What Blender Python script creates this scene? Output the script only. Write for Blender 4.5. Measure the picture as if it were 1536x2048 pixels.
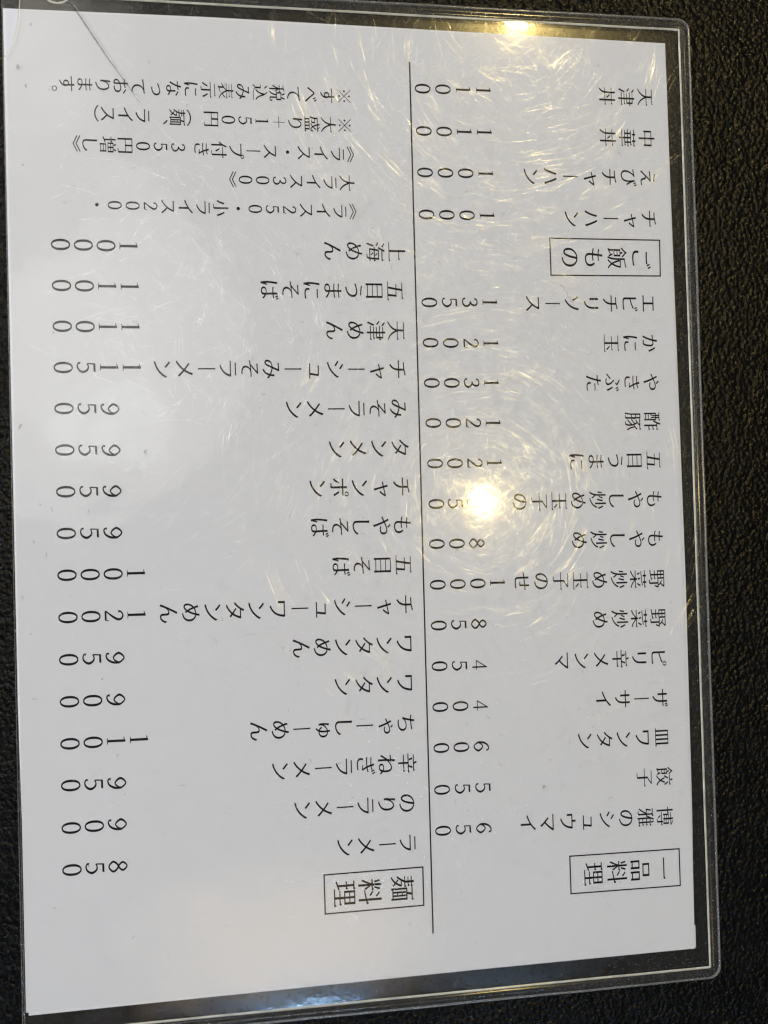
# A printed menu sheet in a clear vinyl card case lying on a black textured table.
import bpy, bmesh, math, random
from mathutils import Vector

scene = bpy.context.scene
COL = scene.collection
for o in list(bpy.data.objects):
    bpy.data.objects.remove(o)

# ---------------------------------------------------------------- camera
cam = bpy.data.cameras.new("camera")
cam.sensor_fit = 'VERTICAL'
cam.sensor_height = 24.0
cam.lens = 2450 / 2048 * 24.0
cam.clip_start, cam.clip_end = 0.01, 50
co = bpy.data.objects.new("camera", cam)
COL.objects.link(co)
co.location = (0.038805, 0.135492, 0.376122)
co.rotation_euler = (0.02816, -0.18866, -0.02797)
scene.camera = co
cam.dof.use_dof = False

# ---------------------------------------------------------------- render, world
scene.view_settings.view_transform = 'Standard'
scene.view_settings.look = 'None'
scene.view_settings.exposure = 0
scene.view_settings.gamma = 1
scene.cycles.transparent_max_bounces = 48
scene.cycles.max_bounces = 10
scene.cycles.use_denoising = True
scene.cycles.denoising_prefilter = 'ACCURATE'
scene.cycles.use_light_tree = True
scene.cycles.filter_width = 1.3
scene.cycles.sampling_pattern = 'BLUE_NOISE'
w = bpy.data.worlds.new("World")
scene.world = w
w.use_nodes = True
bg = w.node_tree.nodes["Background"]
bg.inputs[0].default_value = (0.85, 0.90, 1.0, 1)
bg.inputs[1].default_value = 0.035


def lamp(name, loc, size, radiance, color, aim=(0.105, 0.15, 0), size_y=None, shape='DISK'):
    """an area light whose own surface has the given radiance"""
    l = bpy.data.lights.new(name, 'AREA')
    l.shape = shape
    l.size = size
    a = math.pi * size * size / 4
    if shape in ('RECTANGLE', 'ELLIPSE'):
        l.size_y = size_y
        a = size * size_y * (1 if shape == 'RECTANGLE' else math.pi / 4)
    l.energy = radiance * a * math.pi
    l.color = color
    o = bpy.data.objects.new(name, l)
    COL.objects.link(o)
    o.location = loc
    o.rotation_euler = (Vector(aim) - Vector(loc)).to_track_quat('-Z', 'Y').to_euler()
    return o


WARM = (1.0, 0.74, 0.27)
# the two bulbs mirrored in the film
lamp("ceiling_bulb", (0.419, 0.180, 1.0), 0.018, 1150, WARM, size_y=0.014, shape='ELLIPSE')
lamp("ceiling_bulb", (0.486, 0.752, 1.0), 0.021, 1500, WARM)
# two added soft lights, no known windows, brighten the sheet from outside the reflections
lamp("sheet_fill_light", (-2.0, 0.35, 1.15), 1.2, 11.4, (0.86, 0.89, 1.0), size_y=1.2, shape='RECTANGLE')
lamp("sheet_fill_light", (-0.9, 2.3, 1.3), 1.1, 6.8, (0.88, 0.90, 1.0), size_y=1.0, shape='RECTANGLE')
lamp("shop_front_window", (0.25, -1.9, 0.85), 1.1, 4.5, (0.42, 0.64, 1.0), size_y=0.55, shape='RECTANGLE')


# ---------------------------------------------------------------- materials
class NT:
    def __init__(self, name):
        self.m = bpy.data.materials.new(name)
        self.m.use_nodes = True
        self.t = self.m.node_tree
        self.t.nodes.clear()
        self.out = self.n('ShaderNodeOutputMaterial')

    def n(self, kind, **kw):
        nd = self.t.nodes.new(kind)
        for k, v in kw.items():
            if hasattr(nd, k):
                setattr(nd, k, v)
            else:
                nd.inputs[k.replace('_', ' ')].default_value = v
        return nd

    def l(self, a, b):
        self.t.links.new(a, b)

    def coord(self, scale=1.0):
        tc = self.n('ShaderNodeTexCoord')
        mp = self.n('ShaderNodeMapping')
        mp.inputs['Scale'].default_value = (scale, scale, scale)
        self.l(tc.outputs['Object'], mp.inputs[0])
        return mp.outputs[0]

    def noise(self, vec, scale, detail=2.0, rough=0.5):
        nd = self.n('ShaderNodeTexNoise')
        nd.inputs['Scale'].default_value = scale
        nd.inputs['Detail'].default_value = detail
        nd.inputs['Roughness'].default_value = rough
        self.l(vec, nd.inputs['Vector'])
        return nd.outputs[0]

    def ramp(self, fac, p0, p1, c0=(0, 0, 0, 1), c1=(1, 1, 1, 1)):
        r = self.n('ShaderNodeValToRGB')
        r.color_ramp.elements[0].position = p0
        r.color_ramp.elements[1].position = p1
        r.color_ramp.elements[0].color = c0
        r.color_ramp.elements[1].color = c1
        self.l(fac, r.inputs[0])
        return r.outputs[0]

    def math(self, op, a, b=None):
        nd = self.n('ShaderNodeMath')
        nd.operation = op
        for i, v in enumerate((a, b)):
            if v is None:
                continue
            if isinstance(v, (int, float)):
                nd.inputs[i].default_value = v
            else:
                self.l(v, nd.inputs[i])
        return nd.outputs[0]

    def bump(self, h, dist, strength=1.0, normal=None):
        nd = self.n('ShaderNodeBump')
        nd.inputs['Strength'].default_value = strength
        nd.inputs['Distance'].default_value = dist
        self.l(h, nd.inputs['Height'])
        if normal:
            self.l(normal, nd.inputs['Normal'])
        return nd.outputs[0]

    def mix(self, fac, a, b):
        nd = self.n('ShaderNodeMixShader')
        if isinstance(fac, (int, float)):
            nd.inputs[0].default_value = fac
        else:
            self.l(fac, nd.inputs[0])
        self.l(a, nd.inputs[1])
        self.l(b, nd.inputs[2])
        return nd.outputs[0]


def mat_table():
    t = NT('black_pebbled_table')
    v = t.coord()
    p = t.n('ShaderNodeBsdfPrincipled')
    n1 = t.noise(v, 700, 2, 0.6)
    n2 = t.noise(v, 380, 2, 0.5)
    vo = t.n('ShaderNodeTexVoronoi')
    vo.feature = 'F1'
    vo.inputs['Scale'].default_value = 640
    t.l(v, vo.inputs['Vector'])
    h = t.math('ADD', t.math('MULTIPLY', vo.outputs['Distance'], -0.9), t.math('MULTIPLY', n1, 0.9))
    h = t.math('ADD', h, t.math('MULTIPLY', n2, 0.8))
    t.l(t.bump(h, 0.00033), p.inputs['Normal'])
    c = t.ramp(t.noise(v, 90, 3), 0.3, 0.75, (0.002, 0.0022, 0.0022, 1), (0.005, 0.005, 0.0045, 1))
    t.l(c, p.inputs['Base Color'])
    t.l(t.ramp(t.noise(v, 700, 1), 0.35, 0.65, (0.18,) * 3 + (1,), (0.28,) * 3 + (1,)), p.inputs['Roughness'])
    p.inputs['IOR'].default_value = 1.35
    t.l(p.outputs[0], t.out.inputs[0])
    return t.m


def mat_paper(name, col):
    t = NT(name)
    v = t.coord()
    p = t.n('ShaderNodeBsdfPrincipled')
    f = t.math('ADD', t.math('MULTIPLY', t.noise(v, 900, 3, 0.7), 0.5), t.math('MULTIPLY', t.noise(v, 60, 4, 0.6), 0.5))
    c = t.ramp(f, 0.25, 0.75, tuple(x * 0.98 for x in col) + (1,), tuple(min(1, x * 1.01) for x in col) + (1,))
    t.l(c, p.inputs['Base Color'])
    p.inputs['Roughness'].default_value = 0.75
    p.inputs['Specular IOR Level'].default_value = 0.25
    t.l(t.bump(t.noise(v, 1100, 3, 0.6), 0.000015, 0.5), p.inputs['Normal'])
    t.l(p.outputs[0], t.out.inputs[0])
    return t.m


def mat_ink():
    t = NT('printed_ink')
    p = t.n('ShaderNodeBsdfPrincipled')
    p.inputs['Base Color'].default_value = (0.008, 0.007, 0.012, 1)
    p.inputs['Roughness'].default_value = 0.8
    p.inputs['Specular IOR Level'].default_value = 0.08
    t.l(p.outputs[0], t.out.inputs[0])
    return t.m


def mat_film(name, haze=0.04, rough=0.05, tint=(0.985, 0.985, 0.98), wave=0.0004, scuff=0.27, f0=0.045, hazecol=(0.80, 0.80, 0.76)):
    """thin clear vinyl: what is behind shows through, Fresnel reflection on top, a trace of milky haze"""
    t = NT(name)
    v = t.coord()
    wv = t.noise(v, 13, 1, 0.4)
    # the open, unwelded side of the case ripples more
    sx = t.n('ShaderNodeSeparateXYZ')
    t.l(v, sx.inputs[0])
    loose = t.n('ShaderNodeMapRange')
    loose.interpolation_type = 'SMOOTHSTEP'
    for i, q in ((1, 0.02), (2, 0.10), (3, 1.0), (4, 0.0)):
        loose.inputs[i].default_value = q
    t.l(sx.outputs[0], loose.inputs[0])
    rip = t.math('MULTIPLY', t.math('MULTIPLY', t.noise(v, 22, 2, 0.45), loose.outputs[0]), 2.2)
    nrm = t.bump(t.math('ADD', wv, rip), wave)
    fine = t.bump(t.noise(v, 420, 3, 0.6), 0.000012, 1.0, nrm)
    lw = t.n('ShaderNodeLayerWeight')
    lw.inputs['Blend'].default_value = 0.5
    t.l(fine, lw.inputs['Normal'])
    fr = t.math('ADD', t.math('MULTIPLY', t.math('POWER', lw.outputs['Facing'], 5.0), 0.95), f0)
    g1 = t.n('ShaderNodeBsdfGlossy', distribution='GGX')
    g1.inputs['Roughness'].default_value = rough
    t.l(fine, g1.inputs['Normal'])
    g2 = t.n('ShaderNodeBsdfGlossy', distribution='GGX')
    g2.inputs['Roughness'].default_value = 0.14
    t.l(nrm, g2.inputs['Normal'])
    sc = t.ramp(t.noise(v, 55, 4, 0.65), 0.38, 0.72, (scuff * 0.3,) * 3 + (1,), (scuff,) * 3 + (1,))
    gl = t.mix(sc, g1.outputs[0], g2.outputs[0])
    tr = t.n('ShaderNodeBsdfTransparent')
    tr.inputs[0].default_value = tint + (1,)
    df = t.n('ShaderNodeBsdfDiffuse')
    df.inputs[0].default_value = hazecol + (1,)
    hz = t.ramp(t.noise(v, 160, 4, 0.7), 0.3, 0.8, (haze * 0.7,) * 3 + (1,), (haze * 1.5,) * 3 + (1,))
    body = t.mix(hz, tr.outputs[0], df.outputs[0])
    t.l(t.mix(fr, body, gl), t.out.inputs[0])
    return t.m


def mat_clear():
    t = NT('vinyl_underside')
    tr = t.n('ShaderNodeBsdfTransparent')
    tr.inputs[0].default_value = (0.985, 0.985, 0.975, 1)
    t.l(tr.outputs[0], t.out.inputs[0])
    return t.m


def mat_scratch():
    t = NT('scratch_in_vinyl')
    tr = t.n('ShaderNodeBsdfTransparent')
    g = t.n('ShaderNodeBsdfGlossy', distribution='GGX')
    g.inputs['Roughness'].default_value = 0.135
    g.inputs['Color'].default_value = (1, 1, 0.97, 1)
    v = t.coord()
    t.l(t.ramp(t.noise(v, 300, 2), 0.35, 0.7, (0.02, 0.02, 0.02, 1), (0.105, 0.11, 0.112, 1)), g.inputs['Color'])
    tr.inputs[0].default_value = (0.96, 0.96, 0.96, 1)
    ad = t.n('ShaderNodeAddShader')
    t.l(tr.outputs[0], ad.inputs[0])
    t.l(g.outputs[0], ad.inputs[1])
    t.l(ad.outputs[0], t.out.inputs[0])
    return t.m


def mat_soft(name, col, alpha):
    t = NT(name)
    tr = t.n('ShaderNodeBsdfTransparent')
    d = t.n('ShaderNodeBsdfDiffuse')
    d.inputs[0].default_value = col + (1,)
    v = t.coord()
    f = t.ramp(t.noise(v, 500, 3), 0.3, 0.7, (alpha * 0.5,) * 3 + (1,), (alpha,) * 3 + (1,))
    t.l(t.mix(f, tr.outputs[0], d.outputs[0]), t.out.inputs[0])
    return t.m


M_TABLE = mat_table()
M_PAPER = mat_paper('menu_paper', (0.805, 0.805, 0.818))
M_BACK = mat_paper('backing_paper', (0.86, 0.86, 0.87))
M_INK = mat_ink()
M_FILM = mat_film('clear_vinyl', haze=0.014, rough=0.042)
M_FILMB = mat_film('clear_vinyl_back', haze=0.008, rough=0.2)
M_RIM = mat_film('clear_vinyl_rim', haze=0.035, rough=0.13, wave=0.0006, scuff=0.3)
M_BEAD = mat_film('weld_bead', haze=0.62, rough=0.16, scuff=0.7, f0=0.08, hazecol=(0.78, 0.76, 0.62))
M_EDGE = mat_film('cut_vinyl_edge', haze=0.16, rough=0.22, scuff=0.7, f0=0.10, hazecol=(0.72, 0.72, 0.66))
M_SCR = mat_scratch()
M_CLEAR = mat_clear()
M_CREASE = mat_soft('crease_shade', (0.09, 0.09, 0.10), 0.7)  # shade along the crease, painted as a dark strip
M_CREASE_L = mat_soft('crease_light', (0.85, 0.85, 0.82), 0.3)  # lit side of the crease, painted as a pale strip
M_LINT = mat_soft('lint', (0.16, 0.16, 0.15), 0.75)
M_SMUDGE = mat_soft('smudge', (0.25, 0.25, 0.22), 0.22)
MM = 0.001


# ---------------------------------------------------------------- helpers
def link(name, verts, faces, mat, parent=None, smooth=False, label=None, kind=None):
    me = bpy.data.meshes.new(name)
    me.from_pydata(verts, [], faces)
    me.materials.append(mat)
    if smooth:
        me.polygons.foreach_set('use_smooth', [True] * len(me.polygons))
    me.update()
    o = bpy.data.objects.new(name, me)
    COL.objects.link(o)
    if parent:
        o.parent = parent
    if label:
        o['label'] = label
    if kind:
        o['kind'] = kind
    return o


def thing(name, label, cat, loc=(0, 0, 0)):
    o = bpy.data.objects.new(name, None)
    COL.objects.link(o)
    o.location = loc
    o.empty_display_size = 0.02
    o['label'] = label
    o['category'] = cat
    return o


def slab(name, outline, z0, z1, mat, parent=None, under=None, **kw):
    """outline in mm, counter-clockwise; a plate with real thickness"""
    n = len(outline)
    v = [(x * MM, y * MM, z1) for x, y in outline] + [(x * MM, y * MM, z0) for x, y in outline]
    f = [tuple(range(n)), tuple(range(2 * n - 1, n - 1, -1))]
    f += [(i, i + n, (i + 1) % n + n, (i + 1) % n) for i in range(n)]
    o = link(name, v, f, mat, parent, **kw)
    if under:
        o.data.materials.append(under)
        for p in o.data.polygons[1:]:
            p.material_index = 1
    return o


# ---------------------------------------------------------------- the table
v = [(-1.2, -1.2, -0.0018), (1.4, -1.2, -0.0018), (1.4, 1.5, -0.0018), (-1.2, 1.5, -0.0018),
     (-1.2, -1.2, -0.03), (1.4, -1.2, -0.03), (1.4, 1.5, -0.03), (-1.2, 1.5, -0.03)]
tb = link('table_top', v, [(0, 1, 2, 3), (7, 6, 5, 4), (0, 4, 5, 1), (1, 5, 6, 2), (2, 6, 7, 3), (3, 7, 4, 0)], M_TABLE)
tb['kind'] = 'structure'

# ---------------------------------------------------------------- glyph outlines (thousandths of the em: parts > closed loops > x, y, x, y ...)
GLYPHS={
'※':[[[139,-8,888,741,861,768,112,19]],[[112,741,861,-8,888,19,139,768]],[[848,380,831,421,790,438,749,421,732,380,749,339,790,322,831,339]],[[268,380,251,421,210,438,169,421,152,380,169,339,210,322,251,339]],[[558,670,541,711,500,728,459,711,442,670,459,629,500,612,541,629]],[[558,90,541,131,500,148,459,131,442,90,459,49,500,32,541,49]]],
'、':[[[273,-49,334,2,229,115,117,217,59,167,169,67]]],
'。':[[[194,239,137,227,90,196,59,149,47,92,59,34,90,-13,137,-44,194,-56,252,-44,299,-13,330,34,342,92,330,149,299,196,252,227],[194,-15,141,-1,102,38,88,92,102,145,141,184,194,198,248,184,287,145,301,92,287,38,248,-1]]],
'《':[[[803,-67,588,380,803,827,752,844,531,380,752,-84],[960,-67,746,380,960,827,910,844,689,380,910,-84]]],
'》':[[[197,-67,247,-84,468,380,247,844,197,827,411,380],[39,-67,89,-84,310,380,89,844,39,827,253,380]]],
'う':[[[711,334,695,241,653,167,606,122,524,74,423,40,306,18,341,-41,472,-14,581,25,674,76,758,158,800,238,815,330,807,388,785,438,748,481,696,514,623,537,557,542,473,537,392,525,320,510,260,495,160,478,182,400,274,435,325,450,389,467,465,481,549,487,610,477,659,450,696,402],[289,775,279,718,502,688,724,669,733,727,516,741]]],
'え':[[[301,781,291,727,507,694,707,671,715,725,513,746],[727,505,687,550,632,537,266,510,172,512,177,442,268,454,588,479,166,56,120,13,195,-40,301,82,394,182,441,219,469,226,483,223,501,207,523,162,557,43,572,19,605,-9,662,-26,715,-29,813,-24,914,-13,917,52,822,36,719,30,686,35,662,49,639,97,606,209,595,229,570,254,528,268,473,271,671,459]]],
'お':[[[714,686,683,634,805,561,914,478,952,537,842,612],[315,279,318,103,313,64,299,46,292,44,257,53,216,82,191,136,206,185,224,211,267,250],[111,610,113,553,251,548,315,551,314,410,314,341,243,306,171,256,111,185,96,135,114,83,166,31,238,-7,312,-23,360,-15,391,8,405,40,411,91,407,320,503,346,615,357,674,349,723,327,762,284,778,216,761,144,722,96,685,72,621,51,561,43,497,43,518,-19,587,-15,652,-5,715,13,768,37,813,68,855,123,869,158,877,216,869,265,848,309,810,348,744,385,684,401,616,406,511,397,406,372,406,414,408,560,507,574,618,595,616,655,511,630,410,614,414,729,420,789,313,789,317,728,316,604,249,601]]],
'か':[[[789,670,710,634,759,562,808,465,850,365,878,282,969,325,937,402,889,502,836,599],[69,551,75,482,175,496,297,509,262,387,216,254,158,120,92,9,183,-27,252,102,312,245,358,384,396,519,492,525,528,521,555,508,579,471,588,406,585,323,576,239,563,164,538,88,513,54,490,42,463,39,405,45,332,62,342,-2,411,-15,471,-19,515,-17,568,0,604,28,622,53,652,127,671,221,682,320,685,416,680,469,665,507,641,537,605,559,554,573,513,575,408,569,435,719,445,769,334,781,328,684,308,561,167,551]]],
'き':[[[305,256,216,274,200,240,184,192,178,139,186,89,211,47,256,10,331,-20,405,-34,495,-38,617,-34,739,-20,742,41,622,23,494,18,390,27,332,46,289,85,272,150,277,191,289,227],[494,696,503,663,353,662,170,676,173,623,367,612,516,615,548,524,571,465,381,458,151,471,153,415,396,408,593,416,635,331,682,253,521,271,516,230,641,215,754,195,788,246,751,293,679,425,867,462,858,520,762,494,658,475,631,546,607,622,703,638,807,663,799,718,690,688,594,671,570,790,469,777]]],
'ぎ':[[[766,797,708,772,747,709,781,641,842,670],[871,837,814,811,855,749,890,682,951,711],[265,253,176,271,160,237,144,189,138,136,146,86,171,43,216,6,291,-24,365,-38,455,-42,577,-37,700,-23,703,38,582,20,454,14,350,23,293,43,250,82,234,146,238,188,249,224],[454,693,463,660,314,659,131,673,133,620,327,609,477,612,508,521,531,462,342,455,111,468,113,412,357,404,553,412,595,328,642,250,481,267,477,227,601,212,714,192,749,243,711,290,639,422,827,459,818,517,722,491,618,471,591,542,567,619,655,633,746,654,738,710,644,684,553,668,530,787,429,774]]],
'ご':[[[207,682,207,621,342,612,482,609,625,613,761,622,761,684,626,673,481,669,338,672],[263,278,165,287,152,232,145,158,154,108,179,65,227,26,305,-6,383,-21,476,-26,672,-16,827,10,826,78,752,60,670,47,576,39,474,36,368,47,308,69,264,110,247,172,251,229],[787,799,725,772,765,709,799,643,862,673],[897,839,836,813,876,751,911,686,974,714]]],
'し':[[[349,769,230,770,237,678,227,172,234,106,255,54,291,13,342,-18,414,-37,480,-41,581,-32,668,-8,743,28,807,72,859,120,901,170,840,242,801,188,757,137,706,92,644,55,570,30,483,21,436,25,409,33,379,51,353,80,335,124,329,180,341,677]]],
'す':[[[558,379,556,305,536,253,508,228,480,222,440,231,404,264,387,330,405,399,442,435,480,445,506,441,533,422],[86,643,88,585,311,597,535,603,536,486,513,491,477,493,401,478,341,439,306,387,294,329,305,267,340,218,396,184,467,172,523,180,553,195,501,113,458,74,383,33,296,5,351,-48,457,-8,536,41,595,98,636,162,658,231,665,301,658,364,633,423,631,604,635,604,938,599,939,653,636,654,631,654,632,729,636,782,527,782,532,728,534,653]]],
'せ':[[[36,490,43,426,154,442,252,453,253,195,259,123,269,80,293,43,343,14,423,-3,521,-7,678,-2,821,10,824,75,682,58,517,50,443,54,405,62,378,79,359,111,351,159,349,206,349,463,650,491,638,312,629,288,621,282,610,281,500,296,498,246,640,231,688,237,716,257,728,285,737,372,741,498,843,503,932,503,932,562,845,556,743,550,745,699,749,761,646,761,650,696,650,542,349,515,350,659,353,730,248,730,253,655,252,505,150,496]]],
'そ':[[[252,738,256,674,341,682,620,697,458,557,265,405,93,385,98,329,293,357,489,377,430,334,389,293,353,229,343,176,353,115,383,63,437,18,526,-17,618,-32,741,-33,754,28,683,26,602,32,535,48,496,68,457,113,440,188,459,267,505,327,564,369,621,388,736,396,887,393,887,447,643,439,384,417,698,676,752,714,712,760,650,749,341,733]]],
'た':[[[527,472,527,417,723,428,810,424,901,415,903,472,720,481],[566,228,472,237,463,187,458,128,464,92,482,60,518,30,581,5,640,-5,712,-9,815,-5,915,6,918,68,813,51,713,46,633,53,588,72,562,104,554,149],[221,610,91,618,94,559,220,555,305,558,278,443,245,329,204,206,158,90,116,3,216,-31,297,178,370,420,406,567,498,580,612,601,612,662,509,639,418,625,434,705,450,777,337,786,334,713,318,615]]],
'ち':[[[102,648,103,588,296,578,274,481,248,388,217,297,185,221,271,190,295,230,350,286,419,328,500,353,589,362,658,353,709,327,745,283,759,219,738,135,688,81,629,52,534,31,426,27,305,38,320,-21,476,-29,600,-18,716,16,797,70,844,138,860,222,853,268,833,311,797,350,732,388,670,404,598,409,523,405,453,391,385,367,324,333,357,440,391,581,586,595,795,623,794,681,589,647,402,632,414,697,430,773,324,779,320,706,308,629,302,629,203,634]]],
'っ':[[[156,389,185,321,265,353,373,393,492,428,601,444,661,434,710,405,746,355,761,286,743,202,699,141,650,106,567,73,470,53,361,44,385,-15,522,1,631,29,738,78,807,137,847,205,861,285,854,340,832,390,796,432,745,467,673,490,607,496,514,487,415,465,325,438,256,416]]],
'て':[[[76,654,83,585,328,620,583,648,496,582,432,507,382,401,367,298,382,206,425,129,492,66,591,14,681,-11,784,-23,807,42,718,51,638,72,581,100,524,148,482,220,467,315,473,375,491,438,521,499,564,556,618,605,694,643,781,655,892,658,892,719,613,700,175,659]]],
'な':[[[892,459,933,519,822,588,692,654,658,602,780,537],[612,177,614,121,601,58,566,23,511,11,457,20,421,46,404,101,425,155,465,181,519,190,573,186],[697,475,599,475,610,224,522,233,435,222,366,189,325,143,313,92,318,57,336,25,368,-3,424,-29,470,-38,522,-41,611,-29,670,5,698,48,707,93,706,135,787,83,862,20,903,84,857,120,807,152,752,181,703,201,696,377],[457,784,352,793,343,718,320,619,219,614,88,622,91,566,219,563,305,566,261,465,210,364,153,267,95,188,178,145,236,231,297,338,352,451,401,576,483,589,581,612,579,670,493,645,419,631]]],
'に':[[[446,666,446,605,663,596,877,605,877,667,777,657,665,653,552,656],[502,257,412,266,401,212,396,157,401,122,418,90,451,60,514,32,574,21,649,17,788,23,909,39,907,104,777,83,649,76,572,83,527,101,499,131,490,174,493,217],[271,742,165,751,159,690,147,613,132,514,120,402,114,288,117,190,125,102,138,26,150,-24,242,-17,240,7,244,50,272,153,312,268,257,310,213,200,207,302,224,500,256,683]]],
'ね':[[[283,720,277,614,145,597,70,596,76,532,274,559,265,445,165,300,51,149,104,75,257,295,257,277,254,21,252,-28,357,-28,353,23,349,264,353,404,415,463,495,526,589,577,654,591,701,580,745,540,777,470,788,377,780,233,718,252,644,258,565,247,506,216,472,175,462,131,473,78,510,36,572,8,648,0,724,10,783,38,825,80,845,120,933,33,976,98,916,154,870,189,881,276,884,366,877,446,857,516,835,558,795,601,739,631,668,642,575,626,502,593,421,542,359,493,364,546,402,605,376,636,372,635,391,781,280,784],[770,178,742,111,713,75,680,56,642,49,600,56,566,79,547,134,566,185,599,208,639,215,701,206]]],
'の':[[[468,649,444,505,412,374,375,266,330,177,292,136,268,128,246,134,214,167,186,229,176,318,184,386,208,455,250,521,309,580,384,626],[570,651,640,635,691,609,742,563,789,490,810,424,816,353,805,266,776,193,747,151,697,104,638,70,574,47,487,33,523,-24,641,1,733,39,823,106,876,177,907,258,918,350,907,441,873,523,818,596,741,655,642,694,525,708,401,692,305,656,215,595,134,500,93,409,78,311,86,232,108,166,141,114,167,90,212,64,267,53,345,76,408,136,455,217,507,353,544,497]]],
'ば':[[[237,743,132,752,127,690,115,611,100,505,87,386,81,269,84,172,93,85,106,11,118,-39,208,-32,206,-8,209,35,239,138,278,250,224,292,181,182,174,283,191,490,223,684],[821,786,758,767,809,640,874,662],[921,818,859,798,887,737,911,672,975,694],[642,186,643,140,637,86,616,47,587,28,544,21,490,29,451,53,431,108,444,155,471,181,505,195,549,200,603,195],[734,750,626,750,629,698,629,564,544,562,365,571,365,515,543,509,629,511,639,234,556,242,460,229,391,195,353,149,342,102,353,53,391,9,462,-22,558,-33,625,-26,675,-6,709,22,728,52,736,78,741,120,741,138,808,91,886,23,927,87,882,125,835,158,783,188,738,208,726,516,899,535,899,593,726,570,728,698]]],
'び':[[[811,775,749,754,810,624,873,649],[913,815,853,791,885,730,914,665,977,688],[81,660,86,594,151,604,327,627,252,536,190,438,144,322,126,188,135,119,158,61,199,13,256,-25,334,-50,407,-56,538,-36,635,20,697,98,732,185,751,303,749,400,797,320,874,225,930,299,837,407,779,519,744,627,726,718,631,691,650,625,669,453,665,305,633,172,577,78,502,24,407,6,358,11,324,22,287,43,255,80,232,134,224,205,234,303,262,394,302,475,348,545,392,598,442,645,488,660,470,713,314,679,145,660]]],
'ぶ':[[[484,537,531,494,654,590,643,621,511,699,377,761,339,713,459,655,557,591],[279,55,289,-10,375,-23,463,-27,499,-25,537,-18,589,6,620,34,638,69,645,114,634,173,594,251,541,320,476,392,403,467,344,416,423,341,465,289,504,232,527,186,542,121,522,59,487,35,450,29,363,36],[856,25,944,73,915,142,871,226,819,309,770,374,700,334,747,269,792,186,830,100],[323,221,277,280,224,228,159,173,89,121,20,78,62,18,208,119],[773,661,712,634,751,570,785,506,848,534],[882,701,823,675,863,613,898,548,961,576,925,639]]],
'べ':[[[47,255,122,178,181,258,361,488,401,530,412,531,456,492,643,271,757,142,879,17,943,89,806,222,693,343,592,460,492,570,456,595,398,607,346,587,314,560,213,436,119,322],[700,671,635,642,680,569,720,493,789,523,744,602],[828,722,765,693,812,621,854,544,920,577,875,654]]],
'ま':[[[490,189,491,107,474,45,438,20,395,14,338,20,301,34,276,61,265,106,278,150,307,177,347,192,403,198],[175,464,176,409,436,394,483,394,487,239,413,244,309,232,230,198,186,151,173,99,178,65,194,34,226,5,285,-22,339,-32,404,-36,460,-32,519,-13,555,12,576,39,587,66,590,94,588,159,652,130,717,91,773,48,824,4,868,71,813,112,746,154,665,193,585,220,576,397,705,404,854,420,855,475,709,457,576,448,576,469,576,608,846,631,847,684,702,666,576,657,577,726,582,784,479,784,482,734,482,653,446,653,316,660,180,676,181,622,317,610,447,604,481,604,481,469,481,444,437,444,313,449]]],
'み':[[[857,503,757,514,757,432,748,353,693,376,626,399,556,416,487,427,552,572,602,675,625,707,581,743,525,731,298,720,214,723,217,661,300,668,506,678,393,429,314,420,234,396,151,347,101,295,72,237,62,175,71,128,95,89,140,59,201,48,258,55,305,80,341,120,396,223,465,377,533,366,607,345,677,316,736,286,703,199,655,121,583,49,484,-8,542,-56,639,1,716,66,774,144,814,235,918,156,952,236,835,311,850,412],[371,379,315,252,251,138,224,113,205,108,188,113,165,136,154,184,163,236,185,282,204,307,247,341,304,367]]],
'め':[[[537,573,482,416,424,297,410,322,372,399,331,504,375,528,428,551,483,566],[270,724,173,692,203,609,234,514,176,458,124,383,89,298,76,210,86,141,113,90,160,53,224,39,288,50,327,68,376,104,422,153,467,97,533,151,475,216,518,286,558,369,594,461,627,565,680,548,730,516,769,474,796,424,812,369,817,309,807,228,776,159,729,103,682,69,601,35,503,18,540,-37,647,-14,734,20,822,82,874,146,905,220,916,306,906,390,877,462,832,522,776,568,709,600,643,616,661,694,676,763,572,773,568,707,549,622,497,619,434,608,370,588,313,560,288,642],[375,216,344,176,309,139,260,106,234,100,207,109,179,149,168,215,174,275,193,335,224,395,261,441,305,338,352,253]]],
'も':[[[88,399,85,339,195,314,294,303,285,177,293,111,315,59,353,18,406,-13,476,-32,540,-36,632,-30,711,-10,793,31,842,78,870,132,880,194,872,256,851,315,816,370,777,416,687,398,726,356,757,303,774,251,779,202,770,145,745,98,708,65,675,46,613,28,540,22,475,32,427,60,393,114,382,189,389,298,414,298,620,308,622,365,508,354,404,351,394,351,418,552,414,552,627,561,629,617,525,606,424,603,439,714,451,776,343,783,342,722,330,607,226,620,112,646,109,591,223,568,325,556,300,356,201,369]]],
'ゃ':[[[519,500,573,542,520,591,467,632,416,593,470,548],[112,314,144,248,306,327,341,247,402,81,447,-72,542,-46,489,110,422,284,385,364,451,393,522,419,588,438,645,446,693,439,725,420,747,386,755,344,747,296,723,259,688,239,636,231,572,241,509,264,507,208,574,188,640,181,701,185,765,205,806,233,831,266,845,302,850,344,846,378,832,411,807,443,768,470,706,491,648,496,585,489,511,470,433,443,361,413,308,516,288,556,200,522,236,470,283,379,187,337]]],
'や':[[[554,637,610,681,536,748,466,804,412,765,484,704],[57,420,90,350,283,444,322,355,399,146,454,-46,556,-19,490,178,405,394,364,483,446,519,533,552,614,576,688,585,743,577,783,554,813,515,824,462,813,401,783,355,739,329,678,320,600,331,526,357,523,296,603,274,683,266,752,272,824,295,870,328,901,367,917,410,923,458,917,502,899,542,867,579,820,609,753,631,690,636,609,628,519,605,425,571,339,535,277,657,246,717,156,681,200,615,259,499,145,449]]],
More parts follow.
